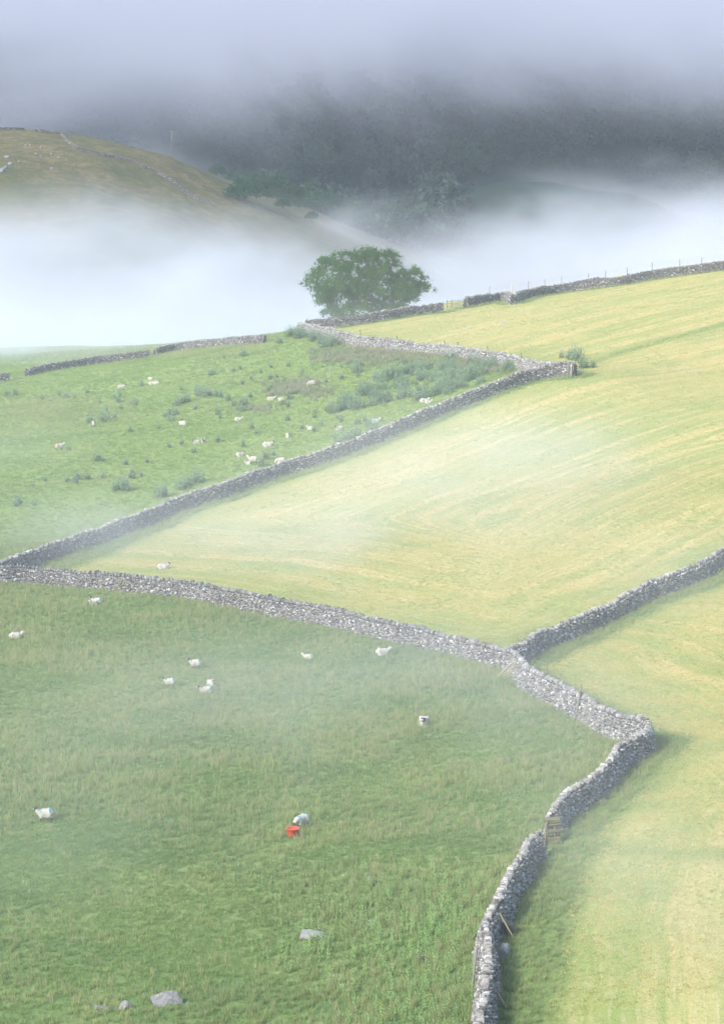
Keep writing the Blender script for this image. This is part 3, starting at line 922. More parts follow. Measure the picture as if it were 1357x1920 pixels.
def make_tree(centres, radii, trunk_h, trunk_r, nleaf, leaf, bias=0.6, sides=6):
    """centres (n,3) of leaf clusters; grow branches to each of them"""
    nodes = [np.array([0, 0, -0.5]), np.array([0.05, 0, trunk_h * 0.5]), np.array([0.1, 0, trunk_h])]
    par = [-1, 0, 1]
    order = np.argsort(np.linalg.norm(centres - nodes[2], axis=1))
    tips = []
    for i in order:
        c = centres[i]
        N = np.array(nodes)[2:]
        d = np.linalg.norm(N - c, axis=1) + bias * np.maximum(0, N[:, 2] - c[2] + 0.5) * 2
        j = int(np.argmin(d)) + 2
        p0 = nodes[j]; L = np.linalg.norm(c - p0); ns = max(2, int(L / 1.0))
        prev = j
        for t in np.linspace(0, 1, ns + 1)[1:]:
            q = p0 * (1 - t) + c * t + np.array([0, 0, 0.12 * L * math.sin(math.pi * t)]) + rng.normal(0, 0.07 * min(L, 2), 3) * (t < 1)
            nodes.append(q); par.append(prev); prev = len(nodes) - 1
        tips.append(prev)
    cnt = np.zeros(len(nodes))
    for tp in tips:
        k = tp
        while k >= 0: cnt[k] += 1; k = par[k]
    rad = trunk_r * (cnt / cnt.max()) ** 0.5
    rad = np.maximum(rad, 0.025); rad[0] *= 1.3
    M = Mesh()
    for k in range(1, len(nodes)):
        p = par[k]
        M.tube(nodes[p], nodes[k], rad[k] if p > 2 else rad[p], rad[k], n=sides if rad[k] > 0.08 else 4)
    # leaves
    Vs, Ts = [], []
    for i, c in enumerate(centres):
        n = int(nleaf * (radii[i] / np.mean(radii)) ** 2)
        d = rng.normal(0, 1, (n, 3)); d /= np.linalg.norm(d, axis=1)[:, None]
        sub = c + rng.normal(0, 0.5, (9, 3)) * radii[i] * np.array([1, 1, 0.75])
        p = sub[rng.integers(0, 9, n)] + d * np.abs(rng.normal(0, 0.36, (n, 1))) * radii[i]
        a = rng.normal(0, 1, (n, 3)); a /= np.linalg.norm(a, axis=1)[:, None]
        b = np.cross(a, rng.normal(0, 1, (n, 3))); b /= np.linalg.norm(b, axis=1)[:, None]
        L = leaf * rng.uniform(0.6, 1.3, (n, 1))
        q = np.stack([p - a * L * .5, p + b * L * .38, p + a * L * .5, p - b * L * .38], 1)
        Vs.append(q.reshape(-1, 3)); Ts.append(np.repeat(np.clip(rng.normal(0.5, 0.22, n) + rng.normal(0, 0.22), 0, 1), 4))
    V = np.concatenate(Vs); f = np.arange(len(V)).reshape(-1, 4)
    return M, V, f, np.concatenate(Ts)


# the big sycamore; outline of the crown in metres about the trunk, seen from the camera
S_T = 555.0 / F       # metres per photo pixel at the tree
pT = cast(690, 566, 0, lo=400)
TX, TY = (688 - 678.5) / F * 566, 566.0
tz0 = gz(TX, TY)
mpp = TY / F
outline = [(568, 533), (575, 515), (584, 508), (580, 492), (592, 480), (612, 477), (630, 468), (650, 464), (672, 468), (695, 465), (718, 468), (735, 470), (750, 478), (757, 490), (765, 500),
           (772, 494), (785, 500), (800, 512), (808, 525), (806, 545), (796, 560), (782, 568), (765, 574), (740, 588), (715, 592), (700, 590), (680, 590), (660, 592), (640, 600), (615, 606), (600, 590), (592, 565), (578, 545)]
cents, rads = [], []
tries = 0
while len(cents) < 225 and tries < 60000:
    tries += 1
    a, b = rng.uniform(566, 810), rng.uniform(462, 600)
    if not inpoly(np.array([a]), np.array([b]), outline)[0]: continue
    # keep a margin of the cluster radius inside the outline
    r = rng.uniform(0.9, 1.5)
    th = np.arange(0, 6.28, 0.8)
    if not inpoly(a + np.cos(th) * r / mpp * 0.62, b + np.sin(th) * r / mpp * 0.5, outline).all(): continue
    X = (a - 688) * mpp; Z = (CZ + TY * tan_dep(b)) - tz0
    half = 9.5 * math.sqrt(max(0.05, 1 - min(1, abs(X) / 12.5) ** 2)) * math.sqrt(max(0.08, 1 - max(0, (Z - 4) / 12) ** 2))
    Yd = rng.uniform(-1, 1); Yd = math.copysign(abs(Yd) ** 0.6, Yd) * half
    p = np.array([X * (1 + Yd / TY), Yd, Z])
    if any(np.linalg.norm((p - q) / np.array([1, 1.4, 0.8])) < 1.06 for q in cents): continue
    cents.append(p); rads.append(r)
cents = np.array(cents); rads = np.array(rads)
M, V, f, tn = make_tree(cents, rads, 3.0, 0.75, 520, 0.22)
tree = empty('sycamore_tree', (TX, TY, tz0), 0, 'big broad green tree rising out of the mist behind the ridge wall', 'tree')
M.build('trunk', m_bark, tree, True)
mesh_np('crown', V, f, m_crown, {'tone': tn}, False, tree)

# smaller tree shapes shared by the far trees
def blob_tree(w, h, n, nleaf, leaf, mat, th=0.2, seed=0):
    cents, rads = [], []
    t = 0
    while len(cents) < n and t < 8000:
        t += 1
        d = rng.normal(0, 1, 3); d /= np.linalg.norm(d); d[2] = abs(d[2]) * 1.0 - 0.35
        q = d * rng.uniform(0.45, 0.95) * np.array([w / 2, w / 2, h * 0.5]) + np.array([0, 0, h * 0.52])
        q += rng.normal(0, 0.3, 3)
        if q[2] < h * th: continue
        if any(np.linalg.norm(q - c_) < w * 0.13 for c_ in cents): continue
        cents.append(q); rads.append(rng.uniform(0.13, 0.2) * w)
    M, V, f, tn = make_tree(np.array(cents), np.array(rads), h * 0.25, w * 0.03, nleaf, leaf, sides=5)
    me_t = M.build('trunk', m_bark, None, True, False)
    me_c = mesh_np('crown', V, f, mat, {'tone': tn}, False, None, False)
    return me_t, me_c


BT = [blob_tree(9, 9, 34, 130, 0.55, m_far), blob_tree(8, 8.5, 26, 110, 0.55, m_far), blob_tree(10, 8, 44, 110, 0.5, m_far, 0.25)]


def far_tree(px, top, D, t, label, group='trees on the slope beyond the brown hill', w=1.0):
    """tree at depth D under pixel column px whose top reaches pixel row top"""
    d = ray(px, top) * D
    zb = gz(d[0], d[1]); hgt = max(4.0, min(13.0, CZ + d[2] - zb))
    o = empty('broadleaf_tree', (d[0], d[1], zb), random.random() * 6.28, label, 'tree', group)
    sc_ = hgt / (9.3, 8.8, 8.3)[t]
    o.scale = (sc_ * w, sc_ * w, sc_)
    for nm, me in zip(('trunk', 'crown'), BT[t]):
        c = bpy.data.objects.new(nm, me); COL.objects.link(c); c.parent = o


for a, b, D, t, w, lb in [
        (458, 327, 972, 2, 1.0, 'open-branched tree on the near side of the brown hill shoulder'),
        (407, 305, 1100, 0, 1.1, 'round dark tree just behind the crest of the brown hill'),
        (436, 318, 1100, 1, 1.0, 'small dark tree between the round dark one and the open-branched tree'),
        (484, 314, 1120, 0, 1.0, 'bright green rounded tree, first of the row beyond the hill shoulder'),
        (512, 318, 1130, 1, 1.1, 'bright green tree, second of the row beyond the hill shoulder'),
        (545, 340, 1110, 0, 1.1, 'olive tree in the middle of the row beyond the shoulder'),
        (575, 342, 1125, 1, 1.1, 'olive tree right of the middle of the row beyond the shoulder'),
        (603, 352, 1105, 0, 1.3, 'broad yellow-green tree towards the end of the row'),
        (632, 334, 1150, 2, 0.9, 'thin bare-looking tree standing against dark woods'),
        (520, 366, 1060, 2, 1.3, 'open tree lower on the slope below the row'),
        (560, 378, 1060, 1, 1.3, 'tree half sunk in mist below the row'),
        (660, 368, 1120, 1, 1.3, 'tree right of the broad yellow-green one, above the mist'),
        (700, 385, 1130, 0, 1.2, 'tree fading into mist above the big tree'),
        (460, 338, 1070, 0, 1.1, 'dark tree behind the open-branched tree'),
        (500, 352, 1010, 1, 0.9, 'small tree on the brown flank below the green row'),
        (530, 378, 1000, 2, 1.1, 'thin tree on the brown flank, fading into the mist'),
        (585, 398, 1010, 0, 1.1, 'bushy tree low on the flank, half lost in mist'),
        (738, 372, 1120, 0, 1.2, 'dark tree at the lower edge of the wood above the big tree'),
        (1268, 482, 690, 1, 1.0, 'faint tree top in the mist above the right part of the ridge wall'),
        (250, 640, 640, 2, 1.2, 'faint small tree in mist beyond the low ridge wall')]:
    far_tree(a, b, D, t, lb, w=w)

# the far wood, one mass
n = 2900
wx = rng.uniform(-0.2, 0.2, n); wy = rng.uniform(1085, 1700, n)
X = wx * wy; Y = wy
u_ = X / Y
cdp = np.interp(u_, D_U, D_PY)
zt = terrain(X, Y); _, pyy = project(X, Y, zt)
inspur = (Y < 1290) & (u_ > (850 - 678.5) / F) & (u_ < (1360 - 678.5) / F) & (pyy > cdp - 3)
keep = (~inspur) & ((Y > 1150) & ((u_ > (430 - 678.5) / F) | (Y > 1300)) | ((u_ > (715 - 678.5) / F) & (u_ < (900 - 678.5) / F)) | ((Y > 1180) & (u_ > 0.0))) & (fbm(X, Y, 70, 3) > 0.3)
wl = [bpy.data.objects.new('wood_tree', None)]
wood_protos = []
for a in range(3):
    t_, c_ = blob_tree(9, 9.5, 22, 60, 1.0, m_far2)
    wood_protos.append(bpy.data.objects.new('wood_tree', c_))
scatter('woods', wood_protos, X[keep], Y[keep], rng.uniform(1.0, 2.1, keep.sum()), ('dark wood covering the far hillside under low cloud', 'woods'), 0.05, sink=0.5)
print('trees done')

# ------------------------------------------------------------------ rocks
m_rock, nt, bs, out = new_mat('boulder_stone')
P = position(nt)
rc = mix(nt, attr(nt, 'tone'), (0.10, 0.10, 0.10), (0.36, 0.36, 0.36))
rc = mix(nt, maprange(nt, noise(nt, P, 6.0, 5, 0.7), 0.5, 0.66, 0, 0.8), rc, (0.45, 0.46, 0.46))
rc = mix(nt, maprange(nt, noise(nt, P, 2.2, 5, 0.7), 0.5, 0.66, 0, 0.8), rc, (0.14, 0.14, 0.12))
nt.links.new(rc, bs.inputs['Base Color']); bs.inputs['Roughness'].default_value = 0.9
b_ = nd(nt, 'ShaderNodeBump', i_Strength=0.8, i_Distance=0.1)
nt.links.new(noise(nt, P, 5.0, 6, 0.7), b_.inputs['Height']); nt.links.new(b_.outputs[0], bs.inputs['Normal'])
m_brown, nt, bs, out = new_mat('dark_brown_stone')
nt.links.new(mix(nt, noise(nt, position(nt), 5.0, 5), (0.05, 0.03, 0.03), (0.13, 0.09, 0.08)), bs.inputs['Base Color']); bs.inputs['Roughness'].default_value = 0.9
import bmesh


def rock(px, py, L, Wd, Hh, label, rz=0.0, mat=None, tonev=0.5, name='boulder', group=None, lo=100, seed=0, sub=3, sink=0.25, pos=None):
    bm = bmesh.new(); bmesh.ops.create_icosphere(bm, subdivisions=sub, radius=1)
    rs = np.random.default_rng(int(px * 7 + py * 3 + seed))
    planes = rs.normal(0, 1, (9, 3)); planes /= np.linalg.norm(planes, axis=1)[:, None]; cut = rs.uniform(0.42, 0.85, 9)
    for v in bm.verts:
        c_ = np.array(v.co)
        for pn, ct in zip(planes, cut):
            d = c_ @ pn
            if d > ct: c_ = c_ - pn * (d - ct) * 0.9
        c_ = c_ * (1 + rs.normal(0, 0.035))
        v.co = Vector((c_[0] * L / 2, c_[1] * Wd / 2, c_[2] * Hh))
    me = bpy.data.meshes.new(name); bm.to_mesh(me); bm.free()
    at_ = me.attributes.new('tone', 'FLOAT', 'POINT'); at_.data.foreach_set('value', np.full(len(me.vertices), tonev, np.float32))
    me.materials.append(mat or m_rock)
    o = bpy.data.objects.new(name, me); COL.objects.link(o)
    p = cast(px, py, 0, lo=lo) if pos is None else pos
    o.location = (p[0], p[1], p[2] + Hh * 0.3 - sink * Hh); o.rotation_euler = (0, 0, rz)
    tag(o, label, 'rock', group)
    return o


rock(586, 1757, 2.2, 1.1, 0.5, 'long flat pale boulder in the lower pasture, right of the tall weeds', -0.1, tonev=0.75)
rock(310, 1880, 2.1, 1.2, 0.95, 'biggest grey boulder near the bottom edge of the pasture', 0.1, tonev=0.5)
rock(235, 1891, 0.85, 0.6, 0.4, 'small knobbly grey stone left of the biggest boulder', 0.4, tonev=0.6)
rock(187, 1893, 1.1, 0.5, 0.24, 'flat small stone, outermost left of the three by the bottom edge', 0.15, tonev=0.55)
rock(790, 1805, 1.0, 0.6, 0.42, 'dark brown stone in tall grass left of the close wall', -0.2, m_brown)
rock(619, 697, 1.0, 0.7, 0.4, 'grey rock alone in the grass of the upper pasture', 0.3, tonev=0.35)
rock(945, 605, 0.9, 0.6, 0.28, 'white stone lying in the top meadow, larger of the two', 0.1, tonev=1)
rock(878, 616, 0.8, 0.5, 0.22, 'white stone lying in the top meadow, smaller of the two', 0.1, tonev=1)
rock(250, 996, 0.7, 0.5, 0.3, 'fallen pale stone in the verge below the long wall', 0.1, tonev=0.8)
rock(946, 1795, 0.75, 0.6, 0.75, 'large pale boulder set at the foot of the close wall', 0.2, tonev=0.9, sink=0.0)
for a, b, lb in [(645, 1643, 'left of the two close together'), (692, 1646, 'right of the two close together'), (781, 1652, 'nearest the wall'), (694, 1727, 'in the longer grass below the band')]:
    rock(a, b, 0.34, 0.22, 0.14, 'tiny white stone in the lower pasture, ' + lb, 0.3, tonev=1.0, sub=2, name='stone')
rock(928, 1210, 0.8, 0.5, 0.25, 'flat stone lying beyond the junction of the walls', 0.2, tonev=0.8) if False else None
for i, (a, b, s_) in enumerate([(15, 295, 2.2), (10, 316, 2.6), (4, 322, 2.4), (20, 308, 2.0), (50, 273, 1.4), (78, 277, 1.5), (68, 289, 1.2), (98, 289, 1.3), (110, 296, 1.3), (76, 294, 1.0), (98, 317, 1.4), (125, 287, 0.9), (57, 273, 1.0), (36, 304, 0.9), (0, 318, 2.0)]):
    rock(a, b, s_, s_ * 0.7, s_ * 0.45, ('cluster of pale rocks' if i < 4 or i == 14 else 'small pale rock') + (' at the left edge of the brown hill' if i < 4 or i == 14 else ' scattered near the top of the brown hill'), i, tonev=0.35, lo=700, sub=2, group='rocks at the left edge of the hill' if i < 4 or i == 14 else 'rocks scattered near the hilltop')

# ------------------------------------------------------------------ woodwork
def wood_mat(name, a, b):
    m, nt, bs, out = new_mat(name)
    P = position(nt)
    c = mix(nt, noise(nt, vscale(nt, P, (8, 8, 1.0)), 1.5, 4), a, b)
    nt.links.new(c, bs.inputs['Base Color']); bs.inputs['Roughness'].default_value = 0.85
    return m


m_wood = wood_mat('weathered_wood', (0.13, 0.12, 0.10), (0.30, 0.28, 0.23))
m_wood_d = wood_mat('dark_wood', (0.06, 0.055, 0.045), (0.15, 0.13, 0.11))
m_wood_y = wood_mat('pale_wood', (0.42, 0.37, 0.24), (0.62, 0.56, 0.42))
m_lich = wood_mat('lichen_wood', (0.20, 0.19, 0.10), (0.36, 0.33, 0.18))
m_metal, nt, bs, out = new_mat('galvanised_steel')
bs.inputs['Base Color'].default_value = (0.42, 0.44, 0.46, 1); bs.inputs['Metallic'].default_value = 0.6; bs.inputs['Roughness'].default_value = 0.5
m_wire, nt, bs, out = new_mat('wire')
bs.inputs['Base Color'].default_value = (0.25, 0.25, 0.25, 1); bs.inputs['Roughness'].default_value = 0.6


def post_geo(M, p, L, r, lx=0.0, ly=0.0):
    top = (p[0] + lx * L, p[1] + ly * L, p[2] + L)
    v, q, t = tube((p[0], p[1], p[2] - 0.3), top, r * 1.1, r * 0.9, 7)
    M.add(v, q, t)
    return top


def post(px, py, L, r, lx, ly, label, mat=None, up=0, name='fence_post', group=None, cat='post'):
    p = cast(px, py, up)
    M = Mesh(); post_geo(M, (0, 0, 0), L, r, lx, ly)
    # cut of a wire staple block so the post is not a plain rod
    M.box(lx * L * 0.8, ly * L * 0.8, L * 0.8, r * 2.4, r * 2.4, 0.06)
    o = M.build(name, mat or m_wood, None, True)
    o.location = (p[0], p[1], p[2]); tag(o, label, cat, group)
    return o


# wire fence that follows the ridge wall on its far side
fe = None
tops = []
for i, a in enumerate([918, 961, 991, 1023, 1055, 1104, 1137, 1177, 1223, 1276, 1317, 1370]):
    pl = WALL_LINES['topright']
    b = np.interp(a, [q[0] for q in pl], [q[1] for q in pl])
    p = cast(a, b, 1.35)
    if p is None or p[1] > 600: continue
    # step behind the wall
    p = np.array([p[0] - 0.1, p[1] + 0.85, 0]); p[2] = gz(p[0], p[1])
    if fe is None:
        fe = empty('wire_fence', (p[0], p[1], p[2]), 0, 'wire fence with thin wooden posts standing behind the right ridge wall', 'fence')
    M = Mesh(); L = random.uniform(2.3, 2.8) * (1.15 if a == 961 else 1)
    top = post_geo(M, (p[0] - fe.location.x, p[1] - fe.location.y, p[2] - fe.location.z), L, 0.07 if a != 961 else 0.1, random.gauss(0, 0.03), 0)
    M.build('post', m_wood if a != 961 else m_wood_y, fe, True)
    tops.append(np.array(top))
M = Mesh()
for a, b in zip(tops[:-1], tops[1:]):
    for dz in (0.12, 0.45):
        M.tube(a - [0, 0, dz], b - [0, 0, dz], 0.008, 0.008, n=3)
M.build('wire', m_wire, fe)

for i, (a, b) in enumerate([(579, 606), (679, 628), (748, 639), (837, 648), (862, 651), (918, 659), (982, 672)]):
    p = cast(a, b, 1.5)
    lab = ['post sticking up at the far corner of the sunlit wall', 'thin post leaning left above the sunlit wall, near its far end', 'thin post above the sunlit wall below the gate', 'thin post in the middle of the sunlit wall', 'short post close beside the middle post of the sunlit wall',
           'leaning post above the sunlit wall beyond the thicket', 'post nearest the wall end above the thicket'][i]
    M = Mesh(); post_geo(M, (0, 0, 0), 2.15, 0.06, -0.15, 0.1); M.box(-0.3, 0.2, 2.0, 0.16, 0.14, 0.05)
    o = M.build('fence_post', m_wood_d, None, True); o.location = (p[0], p[1] + 0.55, gz(p[0], p[1] + 0.55))
    tag(o, lab, 'post', 'posts along the sunlit wall')
post(1064, 708, 1.7, 0.09, 0, 0, 'upright gatepost at the end of the sunlit wall', m_wood, name='gate_post')
post(1070, 707, 1.6, 0.06, 0.0, 0, 'thinner post just right of the gatepost at the wall end', m_wood_y, name='gate_post')
post(735, 1207, 1.9, 0.07, 0.30, 0.15, 'slanting post leaning on the wall, left of the two above the tall grass', m_wood)
post(801, 1219, 1.7, 0.07, 0.13, 0.15, 'short post against the wall, right of the slanting one', m_wood)
post(965, 1268, 1.5, 0.05, 0.28, 0.12, 'dark thin post just right of the hurdle', m_wood_d)
post(997, 1290, 1.6, 0.06, 0.15, 0.12, 'dark post against the wall below the hurdle', m_wood_d)
post(1025, 1262, 0.9, 0.05, 0, 0, 'short stake behind the wall beyond the hurdle', m_wood)
post(1077, 1353, 2.6, 0.085, 0.17, 0.12, 'tall grey post leaning on the wall before its bend', m_wood)


def pole_between(px0, py0, up0, px1, py1, up1, r, mat, label, name='wooden_pole', square=False):
    a = cast(px0, py0, up0); a[2] += up0
    b = cast(px1, py1, up1); b[2] += up1
    M = Mesh(); M.tube((0, 0, 0), b - a, r, r * 0.8, n=4 if square else 7)
    M.tube((b - a) * 0.9 - [0, 0, r], (b - a) * 0.9 + [0, 0, r * 1.8], r * 0.5, r * 0.5, n=5)
    o = M.build(name, mat, None, False); o.location = a
    tag(o, label, 'pole')
    return o


pole_between(1194, 1340, 1.8, 1226, 1398, 0.1, 0.05, m_wood_d, 'thin stick leaning over the outside of the wall bend')
pole_between(936, 1712, 1.45, 963, 1760, 0.1, 0.045, m_lich, 'yellowish lichened pole leaning over the dark hole in the close wall')
pole_between(928, 1768, 1.5, 944, 1815, 0.3, 0.05, m_wood_d, 'dark pole leaning beside the pale boulder at the close wall')
pole_between(910, 1827, 1.5, 949, 1890, 0.1, 0.07, m_lich, 'lichened pole leaning on the close wall, lowest one')
pole_between(894, 1775, 1.3, 883, 1868, 0.05, 0.07, m_wood, 'grey plank propped on the left side of the close wall')

# lunky hole in the near wall: solid dark block, its colour standing for the shade inside
ph_ = cast(950, 1745, 0.35)
M = Mesh()
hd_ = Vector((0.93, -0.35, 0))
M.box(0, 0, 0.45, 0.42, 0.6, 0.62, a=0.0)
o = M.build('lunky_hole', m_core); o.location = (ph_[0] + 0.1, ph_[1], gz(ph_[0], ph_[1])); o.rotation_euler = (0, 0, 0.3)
tag(o, 'dark square sheep hole low in the close wall behind the yellowish pole', 'wall opening')

# pale hurdle
a_ = cast(970, 1243, 1.35); a_[2] += 1.35; b_ = cast(938, 1274, 0.0)
hur = empty('hurdle', tuple(b_), 0, 'pale slatted wooden hurdle leaning on the wall at the junction', 'hurdle')
ax = Vector(a_ - b_); L = ax.length; ax.normalize()
sd_ = ax.cross(Vector((0.35, -0.94, 0.25))).normalized()
for i in range(5):
    o0 = sd_ * (i - 2) * 0.17
    M = Mesh(); M.tube(tuple(o0), tuple(o0 + ax * L), 0.045, 0.04, n=4); M.build('slat', m_wood_y, hur)
for t_ in (0.12, 0.9):
    M = Mesh(); M.tube(tuple(ax * L * t_ - sd_ * 0.42 + Vector((0.02, -0.06, 0))), tuple(ax * L * t_ + sd_ * 0.42 + Vector((0.02, -0.06, 0))), 0.045, 0.045, n=4)
    M.build('crossbar', m_wood_y, hur)

# sandstone pier with capping slabs
m_sand, nt, bs, out = new_mat('mossy_sandstone')
P = position(nt)
c = mix(nt, noise(nt, P, 3.0, 5), (0.09, 0.078, 0.06), (0.23, 0.20, 0.145))
c = mix(nt, maprange(nt, noise(nt, P, 1.2, 4), 0.5, 0.65, 0, 0.7), c, (0.20, 0.20, 0.09))
nt.links.new(c, bs.inputs['Base Color']); bs.inputs['Roughness'].default_value = 0.95
pp = cast(1036, 1582, 0.0)
pier = empty('stone_pier', tuple(pp), 0.25, 'square pier of mossy brown sandstone slabs at the gap in the wall', 'pier')
z = -0.2
for i, (w, d, h) in enumerate([(0.9, 0.75, 0.3), (0.82, 0.7, 0.40), (0.3, 0.5, 0.24), (0.8, 0.7, 0.15), (0.3, 0.5, 0.2), (0.92, 0.75, 0.17), (0.74, 0.65, 0.24)]):
    bm = bmesh.new(); bmesh.ops.create_cube(bm, size=1)
    xs = 0.0
    reps = [(0, w)] if w > 0.5 else [(-0.24, w * 0.8), (0.05, 0.14), (0.26, w * 0.7)]
    bm.free()
    M = Mesh()
    for ox, ww in reps:
        M.box(ox + rng.normal(0, 0.02), 0, 0, ww, d, h * 0.96, jit=0.035)
    o = M.build('slab', m_sand, pier); o.location = (rng.normal(0, 0.03), rng.normal(0, 0.03), z + h / 2); o.rotation_euler = (rng.normal(0, 0.03), rng.normal(0, 0.04), rng.normal(0, 0.08))
    bv = o.modifiers.new('bevel', 'BEVEL'); bv.width = 0.04; bv.segments = 2
    z += h
M = Mesh(); M.tube((-0.42, -0.45, 0), (-0.40, -0.42, 1.55), 0.05, 0.045, n=6)
o = M.build('post', m_wood_d, None, True); o.name = 'gate_post'; o.location = tuple(pp)
tag(o, 'thin dark post standing before the sandstone pier', 'post')
M = Mesh(); M.tube((-0.62, -0.45, 0.1), (-0.42, -0.45, 1.35), 0.03, 0.03, n=5); M.tube((-0.7, -0.4, 0.3), (-0.42, -0.45, 1.2), 0.025, 0.025, n=5)
o = M.build('rope_tie', m_lich, None, True); o.location = tuple(pp); tag(o, 'frayed yellowish rope hanging by the post at the sandstone pier', 'rope')

# field gate on the ridge with a timber stile beside it
g0_ = cast(836, 578, 0); g1_ = cast(871, 574, 0)
gv = g1_ - g0_
st = empty('timber_stile', tuple(g0_ + gv * 0.05), 0, 'short timber rail stile between wall end and metal gate', 'stile')
for ox in (0.0, 0.75):
    M = Mesh(); M.tube((ox, 0, -0.2), (ox, 0, 1.35), 0.08, 0.075, n=6); M.build('post', m_wood, st, True)
for hz in (0.35, 0.75, 1.1):
    M = Mesh(); M.box(0.37, -0.09, hz, 0.95, 0.04, 0.11); M.build('rail', m_wood, st)
gt_ = empty('field_gate', tuple(g0_ + gv * 0.3), math.atan2(gv[1], gv[0]), 'grey metal five-bar gate in the ridge wall', 'gate')
GL = float(np.linalg.norm(gv[:2])) * 0.68
M = Mesh()
for hz in (0.25, 0.45, 0.68, 0.92, 1.18): M.tube((0, 0, hz), (GL, 0, hz), 0.038, 0.038, n=5)
M.build('bars', m_metal, gt_)
M = Mesh()
for ox in (0, GL * 0.5, GL): M.tube((ox, 0, 0.2), (ox, 0, 1.22), 0.042, 0.042, n=5)
M.tube((0, 0, 0.25), (GL, 0, 1.18), 0.02, 0.02, n=5)
M.build('frame', m_metal, gt_)
# metal gate piece leaning on the tumbled part of the wall
M = Mesh()
q0 = cast(932, 556, 0.9); q0[2] += 0.9
for hz in (0, 0.18): M.tube((0, 0, hz), (2.4, 0, 0.45 + hz), 0.025, 0.025, n=5)
for k_ in range(4): M.tube((0.1 + k_ * 0.75, 0, -0.1 + k_ * .14), (0.1 + k_ * 0.75, 0, 0.3 + k_ * .14), 0.02, 0.02, n=5)
o = M.build('metal_rail', m_metal); o.location = tuple(q0 - [0.6, 0.5, 0]); tag(o, 'thin metal rails bridging the tumbled dip in the ridge wall', 'rail')

# utility pole on the hill
p = cast(323, 297, 0, lo=700)
if p is None: p = cast(323, 301, 0, lo=700)
up_ = empty('utility_pole', tuple(p), 0, 'tall thin utility pole on the skyline of the brown hill', 'pole')
M = Mesh(); M.tube((0, 0, -0.5), (0, 0, 8.8), 0.11, 0.08, n=8); M.build('mast', m_wood, up_, True)
M = Mesh(); M.box(0, 0, 8.5, 1.7, 0.14, 0.14); M.build('crossarm', m_wood, up_)
for ox in (-0.75, 0, 0.75):
    M = Mesh(); M.tube((ox, 0, 8.57), (ox, 0, 8.9), 0.06, 0.05, n=6); M.build('insulator', m_metal, up_)

# ------------------------------------------------------------------ feed tub
m_red, nt, bs, out = new_mat('red_plastic')
bs.inputs['Base Color'].default_value = (0.62, 0.085, 0.035, 1); bs.inputs['Roughness'].default_value = 0.45
m_feed, nt, bs, out = new_mat('feed')
bs.inputs['Base Color'].default_value = (0.35, 0.06, 0.03, 1)
prof = [(0.0, 0.0), (0.33, 0.0), (0.345, 0.03), (0.375, 0.40), (0.42, 0.41), (0.425, 0.45), (0.36, 0.45), (0.30, 0.10), (0.0, 0.09)]
n = 32; V = []
for r_, z_ in prof:
    for k in range(n): V.append((r_ * math.cos(k * 2 * math.pi / n), r_ * math.sin(k * 2 * math.pi / n), z_))
V = np.array(V); Q = []
for a in range(len(prof) - 1):
    for k in range(n): Q.append([a * n + k, a * n + (k + 1) % n, (a + 1) * n + (k + 1) % n, (a + 1) * n + k])
tub = mesh_np('feed_tub', V, np.array(Q), m_red, None, True)
tp = cast(549, 1569, 0); tub.location = (tp[0], tp[1], tp[2] + 0.1); tub.rotation_euler = (0.0, 0.02, 0)
tag(tub, 'round bright red plastic feed tub in front of the feeding sheep', 'tub')

# ------------------------------------------------------------------ sheep
m_sheep, nt, bs, out = new_mat('sheep_coat')
P = nt.nodes.new('ShaderNodeTexCoord').outputs['Object']
fl = mix(nt, noise(nt, P, 9.0, 4, 0.7), (0.38, 0.34, 0.28), (0.62, 0.585, 0.53))
c = mix(nt, maprange(nt, attr(nt, 'blue'), 0.3, 0.7), fl, (0.14, 0.40, 0.50))
c = mix(nt, attr(nt, 'rust'), c, (0.55, 0.30, 0.16))
c = mix(nt, maprange(nt, attr(nt, 'dark'), 0.35, 0.65), c, (0.035, 0.03, 0.03))
c = mix(nt, maprange(nt, attr(nt, 'pale'), 0.4, 0.6), c, (0.62, 0.57, 0.52))
nt.links.new(c, bs.inputs['Base Color']); bs.inputs['Roughness'].default_value = 0.95
b_ = nd(nt, 'ShaderNodeBump', i_Strength=0.7, i_Distance=0.04)
nt.links.new(noise(nt, P, 22.0, 3, 0.7), b_.inputs['Height']); nt.links.new(b_.outputs[0], bs.inputs['Normal'])


